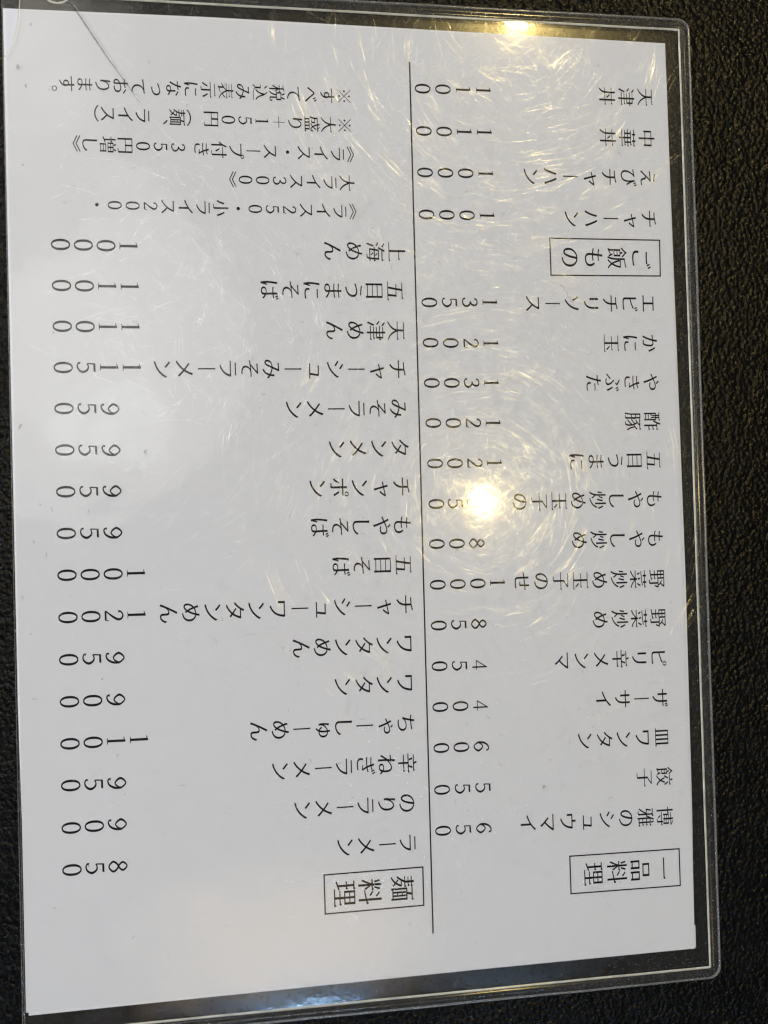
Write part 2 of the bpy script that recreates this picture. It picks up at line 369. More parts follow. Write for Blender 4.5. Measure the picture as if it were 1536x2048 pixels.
'ゅ':[[[604,605,509,603,520,565,530,501,456,479,379,435,311,373,278,321,283,412,300,525,309,557,209,565,209,534,195,421,186,269,195,150,214,64,300,77,291,147,295,195,310,248,335,301,371,352,418,397,475,433,535,453,540,325,535,225,514,131,485,148,455,178,430,214,406,261,357,194,385,151,419,118,456,92,494,74,471,38,447,7,418,-21,389,-42,450,-80,485,-55,519,-25,548,9,578,58,596,57,684,67,755,94,807,134,841,182,858,228,866,295,860,347,841,394,807,438,757,474,681,501,619,507],[624,460,681,448,730,416,762,362,773,294,770,247,750,192,723,155,689,130,656,117,603,111,624,215,630,321]]],
'り':[[[346,779,240,782,233,707,213,551,202,383,206,293,212,233,309,241,305,296,307,352,320,419,346,490,384,557,432,615,500,664,552,675,589,668,625,644,657,602,684,532,696,468,700,394,686,274,645,180,584,112,522,71,429,35,324,13,361,-43,485,-13,587,28,688,99,750,178,789,276,802,395,793,495,769,580,741,632,696,682,636,716,564,728,494,717,448,698,396,662,351,617,313,566,307,554,319,647]]],
'ん':[[[547,734,450,774,417,704,350,580,251,389,147,177,72,2,172,-33,206,70,253,187,286,246,329,300,395,348,443,359,470,354,494,330,507,279,511,89,518,55,540,18,588,-14,664,-27,740,-17,804,11,841,39,886,92,924,157,952,229,873,294,857,238,836,182,809,130,760,72,720,45,678,37,649,42,622,63,607,112,603,303,594,344,572,378,531,404,477,413,441,411,404,402,366,386,334,363,519,691]]],
'イ':[[[84,352,117,288,227,325,327,364,420,407,497,447,497,76,492,-21,608,-21,603,76,603,509,737,607,862,721,795,783,739,720,673,658,601,598,525,544,435,491,330,440,214,393]]],
'ウ':[[[889,598,833,633,804,626,759,623,545,623,545,726,550,791,436,791,440,726,440,623,229,623,126,627,129,560,129,384,127,330,232,330,229,380,229,569,770,569,758,491,740,415,713,339,680,269,629,200,564,140,490,92,415,59,363,41,313,30,366,-31,499,16,610,77,702,153,773,244,813,320,842,400,863,478,876,545]]],
'エ':[[[74,122,74,50,172,54,833,54,926,49,926,122,833,115,549,115,549,595,779,595,874,590,874,660,779,653,229,653,135,660,135,590,229,595,444,595,444,115,172,115]]],
'サ':[[[57,569,57,501,167,504,265,504,265,333,261,252,369,252,365,333,365,504,630,504,630,453,623,330,603,233,558,143,519,98,453,49,373,12,430,-42,533,11,624,85,675,157,705,230,724,335,730,459,730,504,830,504,932,502,932,567,830,561,730,561,730,696,734,768,626,768,630,696,630,561,365,561,365,699,369,762,262,762,265,699,265,561,167,561]]],
'ザ':[[[807,757,745,738,796,612,859,634],[906,787,845,768,897,644,959,665],[39,551,39,483,149,487,247,487,247,315,243,235,351,235,347,315,347,487,611,487,611,435,604,312,584,215,540,125,501,80,435,32,355,-5,412,-60,514,-7,592,53,649,125,687,213,706,318,712,442,712,487,812,487,913,484,913,550,811,543,712,543,712,678,716,750,608,750,611,678,611,543,347,543,347,682,350,744,243,744,247,681,247,543,149,543]]],
'シ':[[[295,766,255,707,370,634,476,560,519,622,413,694],[150,44,187,-21,272,-1,357,27,445,61,527,100,642,175,748,260,840,353,918,456,866,544,793,434,707,336,605,245,488,166,409,124,324,89,238,63],[144,541,105,481,221,412,329,339,371,402,263,472]]],
'ス':[[[803,664,756,699,675,690,288,690,177,697,177,624,288,630,674,630,645,555,607,481,561,408,511,343,427,255,329,172,220,97,104,40,160,-18,270,40,373,108,468,186,554,270,704,120,827,-27,899,35,768,179,609,329,662,402,709,477,750,553,780,622]]],
'ソ':[[[271,33,336,-22,450,39,547,111,629,192,696,279,747,365,787,455,817,546,839,636,856,706,739,723,733,650,718,577,695,497,661,412,614,325,553,242,476,162,381,90],[210,716,123,672,202,544,284,392,373,442,294,579]]],
'タ':[[[537,776,435,809,424,774,408,738,364,659,298,568,209,473,96,387,159,338,238,397,310,463,373,530,435,610,757,610,734,537,705,466,668,394,620,322,412,455,363,406,576,261,499,186,411,118,308,58,194,13,254,-38,374,13,477,72,565,138,640,211,750,119,807,185,695,272,750,352,795,433,831,511,856,584,877,633,811,673,779,664,741,661,470,661,495,705]]],
'チ':[[[78,447,78,384,178,388,467,388,454,296,433,223,400,158,355,101,297,51,230,12,301,-37,378,14,442,70,493,134,531,206,555,287,568,388,836,388,923,383,923,448,834,443,568,443,568,656,755,693,810,707,768,761,649,727,503,700,322,686,160,685,174,631,322,635,467,644,467,443,176,443]]],
'ハ':[[[223,320,158,183,75,53,168,13,246,140,315,281,372,454,407,595,423,659,317,681,304,598,281,501,254,405],[715,352,777,179,825,16,929,50,876,211,811,385,735,556,667,694,575,663,645,521]]],
'ビ':[[[736,780,675,753,714,690,748,625,811,655],[846,820,785,794,825,732,860,666,923,695],[288,740,177,740,182,669,182,118,189,76,209,42,250,15,314,-2,386,-9,472,-11,653,-5,828,11,828,83,657,57,476,49,342,58,316,67,293,90,284,142,284,373,481,429,680,498,780,539,750,608,657,559,472,490,284,437,284,669]]],
'ピ':[[[768,697,780,743,804,767,825,773,846,767,870,743,882,697,870,652,846,629,825,623,804,629,780,652],[704,697,710,664,732,633,771,606,825,595,879,606,918,633,940,664,946,697,940,731,918,763,879,790,825,801,771,790,732,763,710,731],[288,740,177,740,182,669,182,118,189,76,209,42,250,15,314,-2,386,-9,472,-11,653,-5,828,11,828,83,657,57,476,49,342,58,316,67,293,90,284,142,284,373,481,429,680,498,780,539,750,608,657,559,472,490,284,437,284,669]]],
'プ':[[[814,718,826,764,850,788,871,794,893,788,917,764,929,718,917,673,893,649,871,643,850,649,826,673],[749,717,756,676,732,675,230,675,120,683,120,613,230,616,734,616,717,530,690,444,654,358,608,281,542,203,459,134,354,76,225,33,282,-30,412,20,518,79,608,149,684,230,741,316,785,413,818,511,840,599,844,620,872,616,925,626,965,653,987,685,993,718,987,751,965,784,925,811,871,822,817,811,778,784,756,752]]],
'ポ':[[[764,739,776,783,798,807,818,812,839,806,862,783,874,739,862,694,839,671,818,666,798,671,776,694],[700,739,706,707,727,676,765,650,818,639,871,650,910,675,931,707,937,739,931,771,910,803,871,829,818,840,765,829,727,803,706,771],[323,360,244,398,211,337,164,265,112,196,63,142,134,95,234,219],[746,397,672,358,757,234,832,100,914,146,835,275],[82,593,82,528,177,531,445,531,445,514,446,71,439,37,426,24,415,22,292,35,297,-26,449,-33,510,-22,539,5,546,36,546,514,546,531,801,531,892,529,892,593,800,587,546,587,546,699,551,761,439,761,445,700,445,587,177,587]]],
'マ':[[[458,159,557,51,635,-44,710,15,634,101,539,198,656,298,758,402,842,506,906,601,929,631,874,676,802,667,205,667,93,676,93,604,205,611,794,611,741,526,672,436,585,342,481,252,294,405,232,356,342,267]]],
'メ':[[[277,609,230,552,380,450,512,349,432,257,342,173,238,95,119,29,180,-26,302,45,408,124,499,207,576,292,698,181,811,61,875,130,757,246,630,356,678,432,720,508,755,583,783,652,813,719,708,755,690,688,667,623,638,555,602,485,557,413,422,511]]],
'ャ':[[[867,469,819,503,779,490,443,423,408,550,396,605,295,581,316,528,350,405,235,385,145,372,160,314,363,355,465,-19,478,-84,579,-58,560,2,456,375,756,434,676,320,585,223,657,187,709,244,771,320,827,401]]],
'ュ':[[[139,82,139,18,232,21,780,21,866,19,866,80,777,77,687,77,739,443,744,466,680,496,627,488,322,488,233,495,233,430,323,433,632,433,612,266,583,77,232,77]]],
'ラ':[[[221,736,221,672,321,675,713,675,815,672,815,736,714,730,321,730],[882,473,825,509,799,502,766,499,239,499,131,506,131,441,239,444,765,444,745,381,721,323,690,266,651,213,582,148,499,94,404,51,304,22,354,-35,453,-3,546,38,635,94,720,168,772,231,815,301,848,375,872,449]]],
'リ':[[[786,749,673,749,677,672,677,514,674,392,664,300,635,213,603,162,555,112,498,72,435,42,371,21,424,-35,486,-12,550,17,612,55,669,104,719,169,755,248,776,357,783,510,783,672],[321,741,212,741,215,679,215,346,211,279,321,279,318,345,318,679]]],
'ワ':[[[882,658,822,697,752,690,239,690,123,693,126,636,126,423,123,369,232,369,230,423,230,633,763,633,752,535,734,447,708,364,674,290,605,200,517,124,416,66,311,28,368,-30,486,18,591,80,682,156,756,245,804,334,836,429,857,526,872,618]]],
'ン':[[[225,731,171,674,305,570,420,464,481,525,359,631],[142,54,185,-12,309,17,413,53,504,95,585,139,693,215,787,302,866,395,929,493,875,587,817,483,743,384,651,289,543,206,466,160,374,117,266,80]]],
'・':[[[500,481,449,467,413,431,399,380,413,329,449,293,500,279,551,293,587,329,601,380,587,431,551,467]]],
'ー':[[[102,420,102,348,241,353,790,353,897,348,897,420,789,415,241,415]]],
'一':[[[44,417,44,363,960,363,966,417,932,462,875,417]]],
'上':[[[417,807,417,25,41,25,41,-14,960,-14,966,25,932,70,875,25,516,25,516,459,891,459,897,498,863,543,806,498,516,498,516,807]]],
'中':[[[448,822,448,643,86,643,86,204,181,204,181,266,448,266,448,-61,547,-61,547,266,815,266,815,209,912,209,912,643,547,643,547,822],[181,304,181,606,448,606,448,304],[815,304,547,304,547,606,815,606]]],
'丼':[[[396,493,483,412,546,329,601,378,532,455,440,531],[66,629,66,595,256,595,256,440,247,274,37,274,37,238,243,238,216,153,183,87,135,24,72,-29,118,-74,198,-14,260,55,304,133,336,238,649,238,649,-62,746,-62,746,238,964,238,970,274,936,319,879,274,746,274,746,595,937,595,943,629,909,674,852,629,746,629,746,819,649,819,649,629,351,629,351,818,256,818,256,629],[343,274,351,440,351,595,649,595,649,274]]],
'五':[[[165,433,165,396,357,396,289,31,46,31,46,-7,956,-7,962,31,928,76,871,31,750,31,787,430,718,438,702,433,461,433,500,687,885,687,891,725,857,770,800,725,110,725,110,687,399,687,363,433],[390,31,456,396,687,396,651,31]]],
'付':[[[413,394,486,273,545,164,621,204,558,310,482,427],[741,810,741,600,335,600,335,560,741,560,742,24,735,-14,723,-24,719,-25,529,-24,544,-63,691,-62,785,-50,821,-31,834,-10,838,22,838,560,964,560,970,600,936,645,879,600,838,600,838,810],[283,821,240,720,181,610,113,509,37,423,81,353,135,410,176,462,176,-60,271,-60,271,601,323,696,367,795]]],
'円':[[[830,716,830,385,545,385,545,716],[80,754,80,-63,176,-63,176,347,830,347,830,14,821,-20,810,-23,662,-22,676,-61,800,-60,882,-47,913,-27,923,-9,926,19,926,754],[176,385,176,716,450,716,450,385]]],
'博':[[[420,114,489,49,541,-15,596,27,540,88,467,148],[383,603,383,285,465,285,465,353,599,353,599,289,684,289,684,353,831,353,831,285,915,285,915,603,684,603,684,681,966,681,972,720,938,765,877,720,906,756,841,795,763,831,737,800,881,720,684,720,684,830,599,830,599,720,328,720,328,681,599,681,599,603],[599,461,599,381,465,381,465,461],[684,461,831,461,831,381,684,381],[599,490,465,490,465,571,599,571],[684,490,684,571,831,571,831,490],[730,291,730,213,300,213,300,171,730,171,730,-5,724,-25,721,-26,605,-27,619,-68,715,-67,781,-57,807,-42,816,-26,818,-2,818,171,972,171,978,213,944,258,887,213,818,213,818,291],[155,829,155,565,32,565,32,517,155,517,155,-68,245,-68,245,517,362,517,368,565,334,610,277,565,245,565,245,829]]],
'品':[[[310,737,693,737,693,525,310,525],[221,786,221,475,786,475,786,786],[75,346,75,-69,163,-69,163,-15,356,-15,356,-60,447,-60,447,346],[163,36,163,297,356,297,356,36],[541,346,541,-69,629,-69,629,-15,841,-15,841,-63,933,-63,933,346],[629,36,629,297,841,297,841,36]]],
'増':[[[371,688,371,369,936,369,936,688,792,688,870,811,788,835,761,775,728,716,795,691,495,689,569,720,542,775,502,832,433,807,464,755,497,688],[456,513,606,513,606,406,456,406],[693,513,849,513,849,406,693,406],[456,652,606,652,606,546,456,546],[693,652,849,652,849,546,693,546],[415,287,415,-69,501,-69,501,-32,813,-32,813,-66,901,-66,901,287],[501,8,501,113,813,113,813,8],[501,148,501,247,813,247,813,148],[32,149,53,90,375,217,365,269,248,226,248,536,355,536,361,585,327,630,270,585,248,585,248,817,161,817,161,585,44,585,44,536,161,536,161,194]]],
'大':[[[451,821,449,707,435,535,52,535,52,494,429,494,401,383,366,290,316,199,249,114,161,37,57,-22,77,-44,94,-69,206,-8,299,61,374,140,433,228,477,321,502,398,540,307,594,208,659,120,732,45,815,-18,909,-69,927,-40,947,-16,861,33,782,101,713,181,656,272,608,371,563,494,952,494,958,535,924,580,867,535,534,535,549,704,552,821]]],
'天':[[[56,437,56,397,432,397,405,310,372,238,323,167,255,97,163,31,51,-25,84,-67,201,-12,296,46,372,109,432,176,477,247,502,309,543,228,600,147,666,77,742,19,826,-27,923,-65,957,-22,865,14,780,67,708,132,648,207,599,290,553,397,947,397,953,437,919,482,862,437,537,437,543,568,543,705,904,705,910,745,876,790,819,745,92,745,92,705,444,705,444,568,437,437]]],
'子':[[[455,521,455,377,41,377,41,338,455,338,455,13,445,-19,433,-22,262,-20,279,-62,413,-60,502,-47,538,-28,549,-9,553,18,553,338,963,338,969,377,935,422,878,377,553,377,553,520,625,559,713,615,796,676,862,732,822,762,794,754,141,754,141,716,756,716,600,603]]],
'小':[[[454,808,454,17,443,-17,431,-21,271,-20,287,-62,417,-60,505,-47,539,-28,551,-8,555,23,555,808],[709,557,764,455,818,334,861,219,884,132,979,170,953,257,905,371,845,488,787,586],[190,576,170,487,135,376,90,270,37,188,111,147,168,231,222,342,264,460,290,559]]],
'料':[[[51,751,83,646,99,548,173,566,153,664,118,769],[368,772,341,665,308,564,369,544,407,641,446,752],[518,722,607,657,676,589,714,643,641,706,550,766],[466,471,560,410,636,346,669,400,591,460,495,514],[39,493,39,445,186,445,152,350,114,264,73,185,28,119,70,41,147,173,200,300,200,-68,286,-68,286,314,377,159,430,222,286,411,286,445,450,445,456,493,422,538,365,493,286,493,286,826,200,826,200,493],[435,191,444,143,757,200,757,-68,845,-68,845,216,972,239,969,287,935,332,878,287,845,266,845,829,757,829,757,250]]],
'津':[[[99,775,187,708,263,643,307,697,229,757,139,819],[39,513,128,448,204,386,244,439,166,497,77,557],[65,-4,136,-57,212,96,282,255,216,309,139,138],[318,278,318,238,554,238,554,128,269,128,269,86,554,86,554,-68,646,-68,646,86,955,86,961,128,927,173,870,128,646,128,646,238,907,238,913,278,879,323,822,278,646,278,646,380,886,380,886,531,965,531,971,575,937,620,886,575,886,723,646,723,646,829,554,829,554,723,339,723,339,684,554,684,554,575,279,575,279,531,554,531,554,419,334,419,334,380,554,380,554,278],[646,684,799,684,799,575,646,575],[646,419,646,531,799,531,799,419]]],
'海':[[[99,780,193,728,272,671,310,720,230,773,133,820],[45,489,135,438,210,382,247,432,171,483,78,531],[70,-14,144,-61,210,94,271,255,204,303,136,129],[563,467,621,414,677,345,464,345,484,508,814,508,805,345,650,345,710,389,663,440,602,492],[277,345,277,298,372,298,335,78,782,78,766,17,751,-9,739,-19,726,-21,608,-15,616,-38,619,-58,754,-60,805,-48,838,-20,849,1,869,78,943,78,949,121,915,166,875,121,889,298,971,298,977,345,943,390,891,345,900,526,901,551,403,551,378,345],[457,298,803,298,788,121,432,121],[538,254,599,194,648,136,693,167,642,223,577,279],[433,833,406,756,367,672,323,596,276,536,342,494,396,565,456,669,946,669,952,716,918,761,861,716,481,716,517,811]]],
'炒':[[[73,625,61,508,34,402,105,374,134,493,146,616],[348,659,317,560,281,465,336,440,378,530,420,630],[484,661,472,589,456,509,435,434,414,377,487,341,534,482,568,646],[775,652,837,518,879,393,958,422,913,546,847,677],[831,344,793,261,738,181,668,112,582,56,480,12,365,-20,381,-44,393,-70,522,-32,629,14,722,71,801,142,865,227,910,319],[625,829,625,232,713,232,713,829],[187,824,187,493,185,401,178,309,163,220,138,132,98,49,42,-27,71,-54,94,-85,150,-19,193,50,226,124,246,195,356,59,406,115,262,270,272,385,274,493,274,824]]],
'玉':[[[634,261,728,168,807,81,859,127,777,209,681,298],[134,409,134,372,444,372,444,15,42,15,42,-22,959,-22,965,15,931,60,874,15,544,15,544,372,872,372,878,409,844,454,787,409,544,409,544,719,910,719,916,757,882,802,825,757,91,757,91,719,444,719,444,409]]],
'理':[[[484,551,621,551,621,400,484,400],[702,551,839,551,839,400,702,400],[484,739,621,739,621,590,484,590],[702,739,839,739,839,590,702,590],[310,11,310,-36,975,-36,981,11,947,56,890,11,708,11,708,171,941,171,947,217,913,262,856,217,708,217,708,357,927,357,927,783,399,783,399,357,615,357,615,217,387,217,387,171,615,171,615,11],[31,89,45,31,370,139,361,194,250,157,250,424,351,424,357,472,323,517,266,472,250,472,250,713,366,713,372,761,338,806,281,761,38,761,38,713,162,713,162,472,48,472,48,424,162,424,162,129]]],
'皿':[[[131,716,131,41,30,41,30,1,972,1,978,41,944,86,878,41,878,716],[224,41,224,677,347,677,347,41],[439,41,439,677,564,677,564,41],[656,41,656,677,782,677,782,41]]],
'盛':[[[164,240,164,-2,40,-2,40,-49,959,-49,965,-2,931,43,874,-2,842,-2,842,240],[251,-2,251,201,360,201,360,-2],[446,-2,446,201,556,201,556,-2],[642,-2,642,201,753,201,753,-2],[658,810,702,776,761,720,594,720,582,829,491,829,503,720,127,720,127,611,124,535,112,452,87,368,43,293,109,243,149,302,180,370,201,442,214,525,376,525,368,422,352,371,344,365,335,364,244,368,250,349,252,331,366,331,408,338,434,356,444,375,450,403,457,463,463,548,464,564,217,564,218,610,218,675,514,675,558,539,615,428,540,378,457,335,498,289,577,332,653,384,700,337,747,306,785,292,842,283,895,291,927,317,942,350,955,418,914,437,880,461,874,394,856,341,841,333,819,337,775,360,743,390,711,427,796,516,861,608,789,631,742,557,677,485,637,568,603,675,939,675,945,720,911,765,854,720,752,720,807,756,761,796,702,836]]],
'目':[[[243,488,749,488,749,287,243,287],[243,524,243,722,749,722,749,524],[243,251,749,251,749,49,243,49],[148,760,148,-56,243,-56,243,12,749,12,749,-56,847,-56,847,760]]],
'示':[[[222,338,193,269,148,188,96,115,45,61,108,20,162,77,220,152,273,237,309,314],[691,308,737,242,786,159,826,78,849,20,934,58,907,116,862,194,809,274,762,338],[139,748,139,710,863,710,869,748,835,793,778,748],[50,505,50,467,451,467,451,12,441,-18,433,-20,286,-18,294,-42,298,-61,421,-60,506,-47,539,-27,549,-9,552,17,552,467,951,467,957,505,923,550,866,505]]],
'税':[[[528,584,826,584,826,378,528,378],[440,629,440,332,550,332,540,248,526,180,503,117,470,60,420,9,354,-29,374,-52,390,-79,470,-35,530,17,575,79,606,152,625,233,638,332,704,332,704,29,710,-18,734,-46,798,-55,882,-55,931,-46,956,-21,967,15,974,85,931,102,896,123,893,45,882,-5,870,-11,806,-11,801,-10,792,0,790,29,790,332,916,332,916,629,799,629,882,804,797,833,764,741,713,629,539,629,640,676,606,751,555,831,487,802,532,721,570,629],[371,824,224,778,51,741,66,703,204,726,204,542,40,542,40,494,199,494,161,398,120,311,75,232,25,166,67,94,108,150,147,213,184,285,204,331,204,-69,294,-69,294,372,379,255,423,315,294,448,294,494,427,494,433,542,399,587,342,542,294,542,294,746,404,780]]],
'菜':[[[818,636,667,609,485,589,287,576,87,568,98,525,307,532,511,546,704,567,860,595],[139,455,187,384,217,317,292,350,257,415,205,483],[412,479,445,414,462,354,545,381,522,441,486,503],[799,520,752,427,696,339,758,311,819,394,881,490],[621,829,621,759,378,759,378,829,286,829,286,759,53,759,53,714,286,714,286,634,378,634,378,714,621,714,621,645,713,645,713,714,950,714,956,759,922,804,865,759,713,759,713,829],[451,330,451,253,50,253,50,207,411,207,318,132,229,76,133,30,39,-4,80,-55,183,-13,283,39,376,102,451,167,451,-69,545,-69,545,169,617,104,710,42,811,-8,918,-48,935,-21,955,4,859,34,762,78,673,133,581,207,954,207,960,253,926,298,869,253,545,253,545,330]]],
'華':[[[451,381,451,259,313,259,313,381],[542,381,689,381,689,259,542,259],[451,425,313,425,313,544,451,544],[542,425,542,544,689,544,689,425],[100,259,100,217,451,217,451,108,56,108,56,64,451,64,451,-70,542,-70,542,64,947,64,953,108,919,153,862,108,542,108,542,217,909,217,915,259,881,304,824,259,775,259,775,381,957,381,963,425,929,470,872,425,775,425,775,544,893,544,899,586,865,631,808,586,115,586,115,544,226,544,226,425,44,425,44,381,226,381,226,259],[53,758,53,712,280,712,280,636,369,636,369,712,625,712,625,636,714,636,714,712,949,712,955,758,921,803,864,758,714,758,714,829,625,829,625,758,369,758,369,829,280,829,280,758]]],
'表':[[[242,-68,320,-35,597,56,591,91,345,18,345,268,416,320,486,385,533,283,590,195,659,119,737,56,824,6,925,-35,957,7,890,32,824,67,764,110,701,164,808,235,895,301,844,337,769,271,677,201,615,292,562,403,944,403,950,432,916,477,859,432,546,432,546,557,868,557,874,583,840,628,783,583,546,583,546,704,912,704,918,733,884,778,827,733,546,733,546,822,450,822,450,733,95,733,95,704,450,704,450,583,146,583,146,557,450,557,450,432,55,432,55,403,432,403,323,316,233,257,137,207,47,172,78,134,166,169,248,211,249,56,239,6,220,-21,219,-22]]],
'豚':[[[901,618,803,528,695,445,658,530,607,607,665,655,725,721,941,721,947,770,913,815,856,770,372,770,372,721,645,721,573,654,504,605,428,564,350,531,387,485,472,525,551,571,595,496,551,447,494,397,431,352,368,319,386,294,400,265,516,343,617,432,641,337,590,269,519,196,440,133,357,84,390,31,462,76,532,129,599,189,650,245,651,171,645,101,630,36,609,-2,587,-21,568,-24,487,-20,495,-44,497,-66,580,-67,625,-62,661,-48,689,-23,719,35,736,126,736,251,714,394,753,420,781,299,817,188,863,92,916,16,973,80,922,150,880,241,846,346,818,465,947,569],[85,792,85,443,84,325,76,197,59,70,29,-37,98,-76,122,-4,140,80,153,169,161,270,272,270,272,8,265,-13,259,-15,171,-14,179,-39,183,-61,267,-59,325,-45,345,-29,352,-12,354,13,354,792],[165,746,272,746,272,558,165,558],[165,511,272,511,272,318,163,318,165,444]]],
'辛':[[[424,813,477,701,117,701,117,654,891,654,897,701,863,746,806,701,570,701,502,839],[675,632,647,549,602,444,290,447,389,483,363,554,325,630,247,605,281,530,309,444,47,444,47,396,451,396,451,217,95,217,95,168,451,168,451,-69,544,-69,544,168,912,168,918,217,884,262,827,217,544,217,544,396,954,396,960,444,926,489,869,444,687,444,763,610]]],
'込':[[[90,784,169,703,230,624,287,668,221,742,138,818],[461,770,527,710,569,651,547,538,519,443,483,357,438,280,383,212,319,160,367,113,455,187,532,280,593,392,630,503,652,442,680,361,716,284,764,215,809,174,919,108,930,136,947,163,852,230,770,357,727,475,680,597,626,693,498,817],[272,431,39,431,39,397,179,397,179,110,122,78,44,6,89,-54,126,-6,160,37,210,83,221,87,269,61,323,21,378,-1,439,-15,511,-22,596,-24,956,-15,958,3,965,24,790,11,597,6,517,8,446,16,383,33,330,61,272,104]]],
'酢':[[[135,169,386,169,386,43,135,43],[135,203,135,296,157,275,195,320,222,371,236,423,240,473,240,565,280,565,280,364,283,339,298,323,340,318,388,318,386,318,386,203],[610,834,583,741,547,642,503,552,462,489,462,608,352,608,352,748,478,748,484,790,450,835,393,790,41,790,41,748,168,748,168,608,60,608,60,-64,135,-64,135,4,386,4,386,-51,462,-51,462,467,518,425,570,503,626,613,679,613,679,-70,767,-70,767,169,962,169,968,217,934,262,877,217,767,217,767,393,949,393,955,441,921,486,864,441,767,441,767,613,968,613,974,662,940,707,883,662,649,662,697,815],[238,608,238,748,281,748,281,608],[135,320,135,565,181,565,181,474,179,434,173,393,148,336],[338,565,386,565,386,340,381,339,342,340,342,340,338,366]]],
'野':[[[143,571,248,571,248,438,143,438],[328,571,432,571,432,438,328,438],[143,739,248,739,248,608,143,608],[328,739,432,739,432,608,328,608],[32,20,39,-33,539,42,544,86,510,131,453,86,332,58,332,217,513,217,519,263,485,308,428,263,332,263,332,398,513,398,513,779,64,779,64,398,244,398,244,263,63,263,63,217,244,217,244,47],[583,616,691,548,807,456,518,456,518,406,679,406,679,9,673,-14,663,-17,537,-15,554,-68,658,-66,731,-54,758,-36,767,-17,770,11,770,406,876,406,846,310,821,246,894,226,934,326,973,445,920,460,907,457,836,456,864,487,774,562,874,656,952,754,908,783,886,777,530,777,530,731,843,731,784,657,723,595,622,654]]],
'雅':[[[703,797,730,728,751,645,604,645,665,809,588,829,559,741,520,646,474,560,422,488,461,445,398,445,398,728,473,728,479,777,445,822,388,777,67,777,67,728,313,728,313,445,155,445,195,663,115,670,91,527,63,395,263,395,211,292,155,201,94,121,32,58,82,4,147,72,213,157,274,254,313,333,313,22,306,-2,297,-5,175,-4,190,-54,292,-52,359,-39,385,-21,395,-3,398,26,398,395,483,395,483,442,520,496,520,-69,604,-69,604,-11,964,-11,970,37,936,82,879,37,811,37,811,196,937,196,943,239,909,284,852,239,811,239,811,399,937,399,943,442,909,487,852,442,811,442,811,599,953,599,959,645,925,690,868,645,722,646,820,687,800,753,769,824],[604,399,728,399,728,239,604,239],[604,442,604,599,728,599,728,442],[604,196,728,196,728,37,604,37]]],
'飯':[[[892,806,810,781,713,761,607,747,495,736,495,429,493,314,481,191,455,69,409,-36,444,-56,474,-81,527,35,559,169,573,305,577,429,577,503,563,503,591,390,622,297,659,210,702,130,667,84,627,40,584,2,538,-27,577,-74,666,-10,744,73,783,29,826,-10,871,-44,921,-74,960,-26,910,4,865,41,824,85,789,129,836,216,876,314,908,424,929,537,883,551,870,548,577,548,577,706,665,713,763,726,853,744,926,767],[843,503,823,411,800,334,773,262,744,204,714,264,686,336,662,413,640,503],[341,370,341,262,177,262,177,370],[341,405,177,405,177,504,341,504],[284,162,317,97,177,39,177,226,420,226,420,539,312,539,272,650,205,628,235,539,96,539,97,75,86,29,66,2,58,-3,71,-31,81,-60,98,-52,162,-17,332,60,363,-19,428,15,391,97,343,189],[236,840,200,782,148,720,90,666,23,618,53,556,158,641,252,745,346,665,419,590,459,641,380,715,286,790,300,814]]],
'餃':[[[755,564,832,458,895,360,958,406,893,498,814,600],[561,595,505,493,435,400,497,353,571,456,637,570],[616,809,684,686,440,686,440,639,949,639,955,686,921,731,864,686,647,686,746,737,719,786,685,839],[761,412,733,320,692,235,647,319,613,407,538,387,584,273,647,160,601,106,547,54,485,8,416,-31,455,-76,524,-38,586,4,642,51,692,104,742,48,797,1,857,-39,922,-73,941,-45,962,-21,899,11,839,55,785,107,738,161,801,274,843,392],[303,370,303,261,176,261,176,370],[303,405,176,405,176,504,303,504],[269,160,302,84,176,37,176,225,387,225,387,539,305,539,263,646,193,625,225,539,92,539,93,71,82,25,61,0,52,-6,67,-36,77,-65,133,-32,315,47,338,-25,409,6,378,90,335,185],[220,839,188,782,142,721,88,666,26,618,58,553,156,637,242,739,317,667,374,600,422,649,357,718,277,787,291,815]]],
'麺':[[[682,347,742,347,742,202,682,202],[682,383,682,522,742,522,742,383],[682,166,742,166,742,22,682,22],[612,22,552,22,552,522,612,522],[810,22,810,522,868,522,868,22],[477,567,477,-68,552,-68,552,-22,868,-22,868,-66,944,-66,944,567,738,567,772,728,964,728,970,773,936,818,879,773,458,773,458,728,685,728,653,567],[146,193,245,118,198,70,149,30,95,-4,39,-31,74,-76,134,-47,189,-14,242,25,290,72,332,25,363,-18,411,33,377,75,332,119,366,170,395,224,420,283,438,340,393,360,380,357,231,356,272,453,458,453,464,492,430,537,373,492,299,492,299,587,433,587,439,623,405,668,348,623,299,623,299,712,447,712,453,749,419,794,362,749,299,749,299,829,216,829,216,749,57,749,57,712,216,712,216,623,69,623,69,587,216,587,216,492,44,492,44,453,190,453,155,374,117,308,74,248,26,198,72,148,139,220,208,319,350,319,317,234,276,164,183,231]]],
'（':[[[697,380,711,241,751,115,814,4,895,-93,951,-64,875,29,816,135,779,252,766,380,779,508,816,625,875,731,951,824,895,853,814,756,751,645,711,519]]],
'）':[[[303,380,289,519,249,645,186,756,105,853,49,824,125,731,184,625,221,508,234,380,221,252,184,135,125,29,49,-64,105,-93,186,4,249,115,289,241]]],
'＋':[[[845,359,845,392,516,392,516,721,484,721,484,392,155,392,155,359,484,359,484,30,516,30,516,359]]],
'０':[[[742,370,736,469,720,553,693,624,658,682,613,725,562,751,500,760,438,751,387,725,342,682,307,624,280,553,264,469,258,370,264,271,280,187,307,116,342,58,387,15,438,-11,500,-20,562,-11,613,15,658,58,693,116,720,187,736,271],[638,370,635,285,626,213,610,152,590,102,565,65,535,43,500,35,465,43,435,65,410,102,390,152,374,213,365,285,362,370,365,455,374,527,390,588,410,638,435,675,465,697,500,705,535,697,565,675,590,638,610,588,626,527,635,455]]],
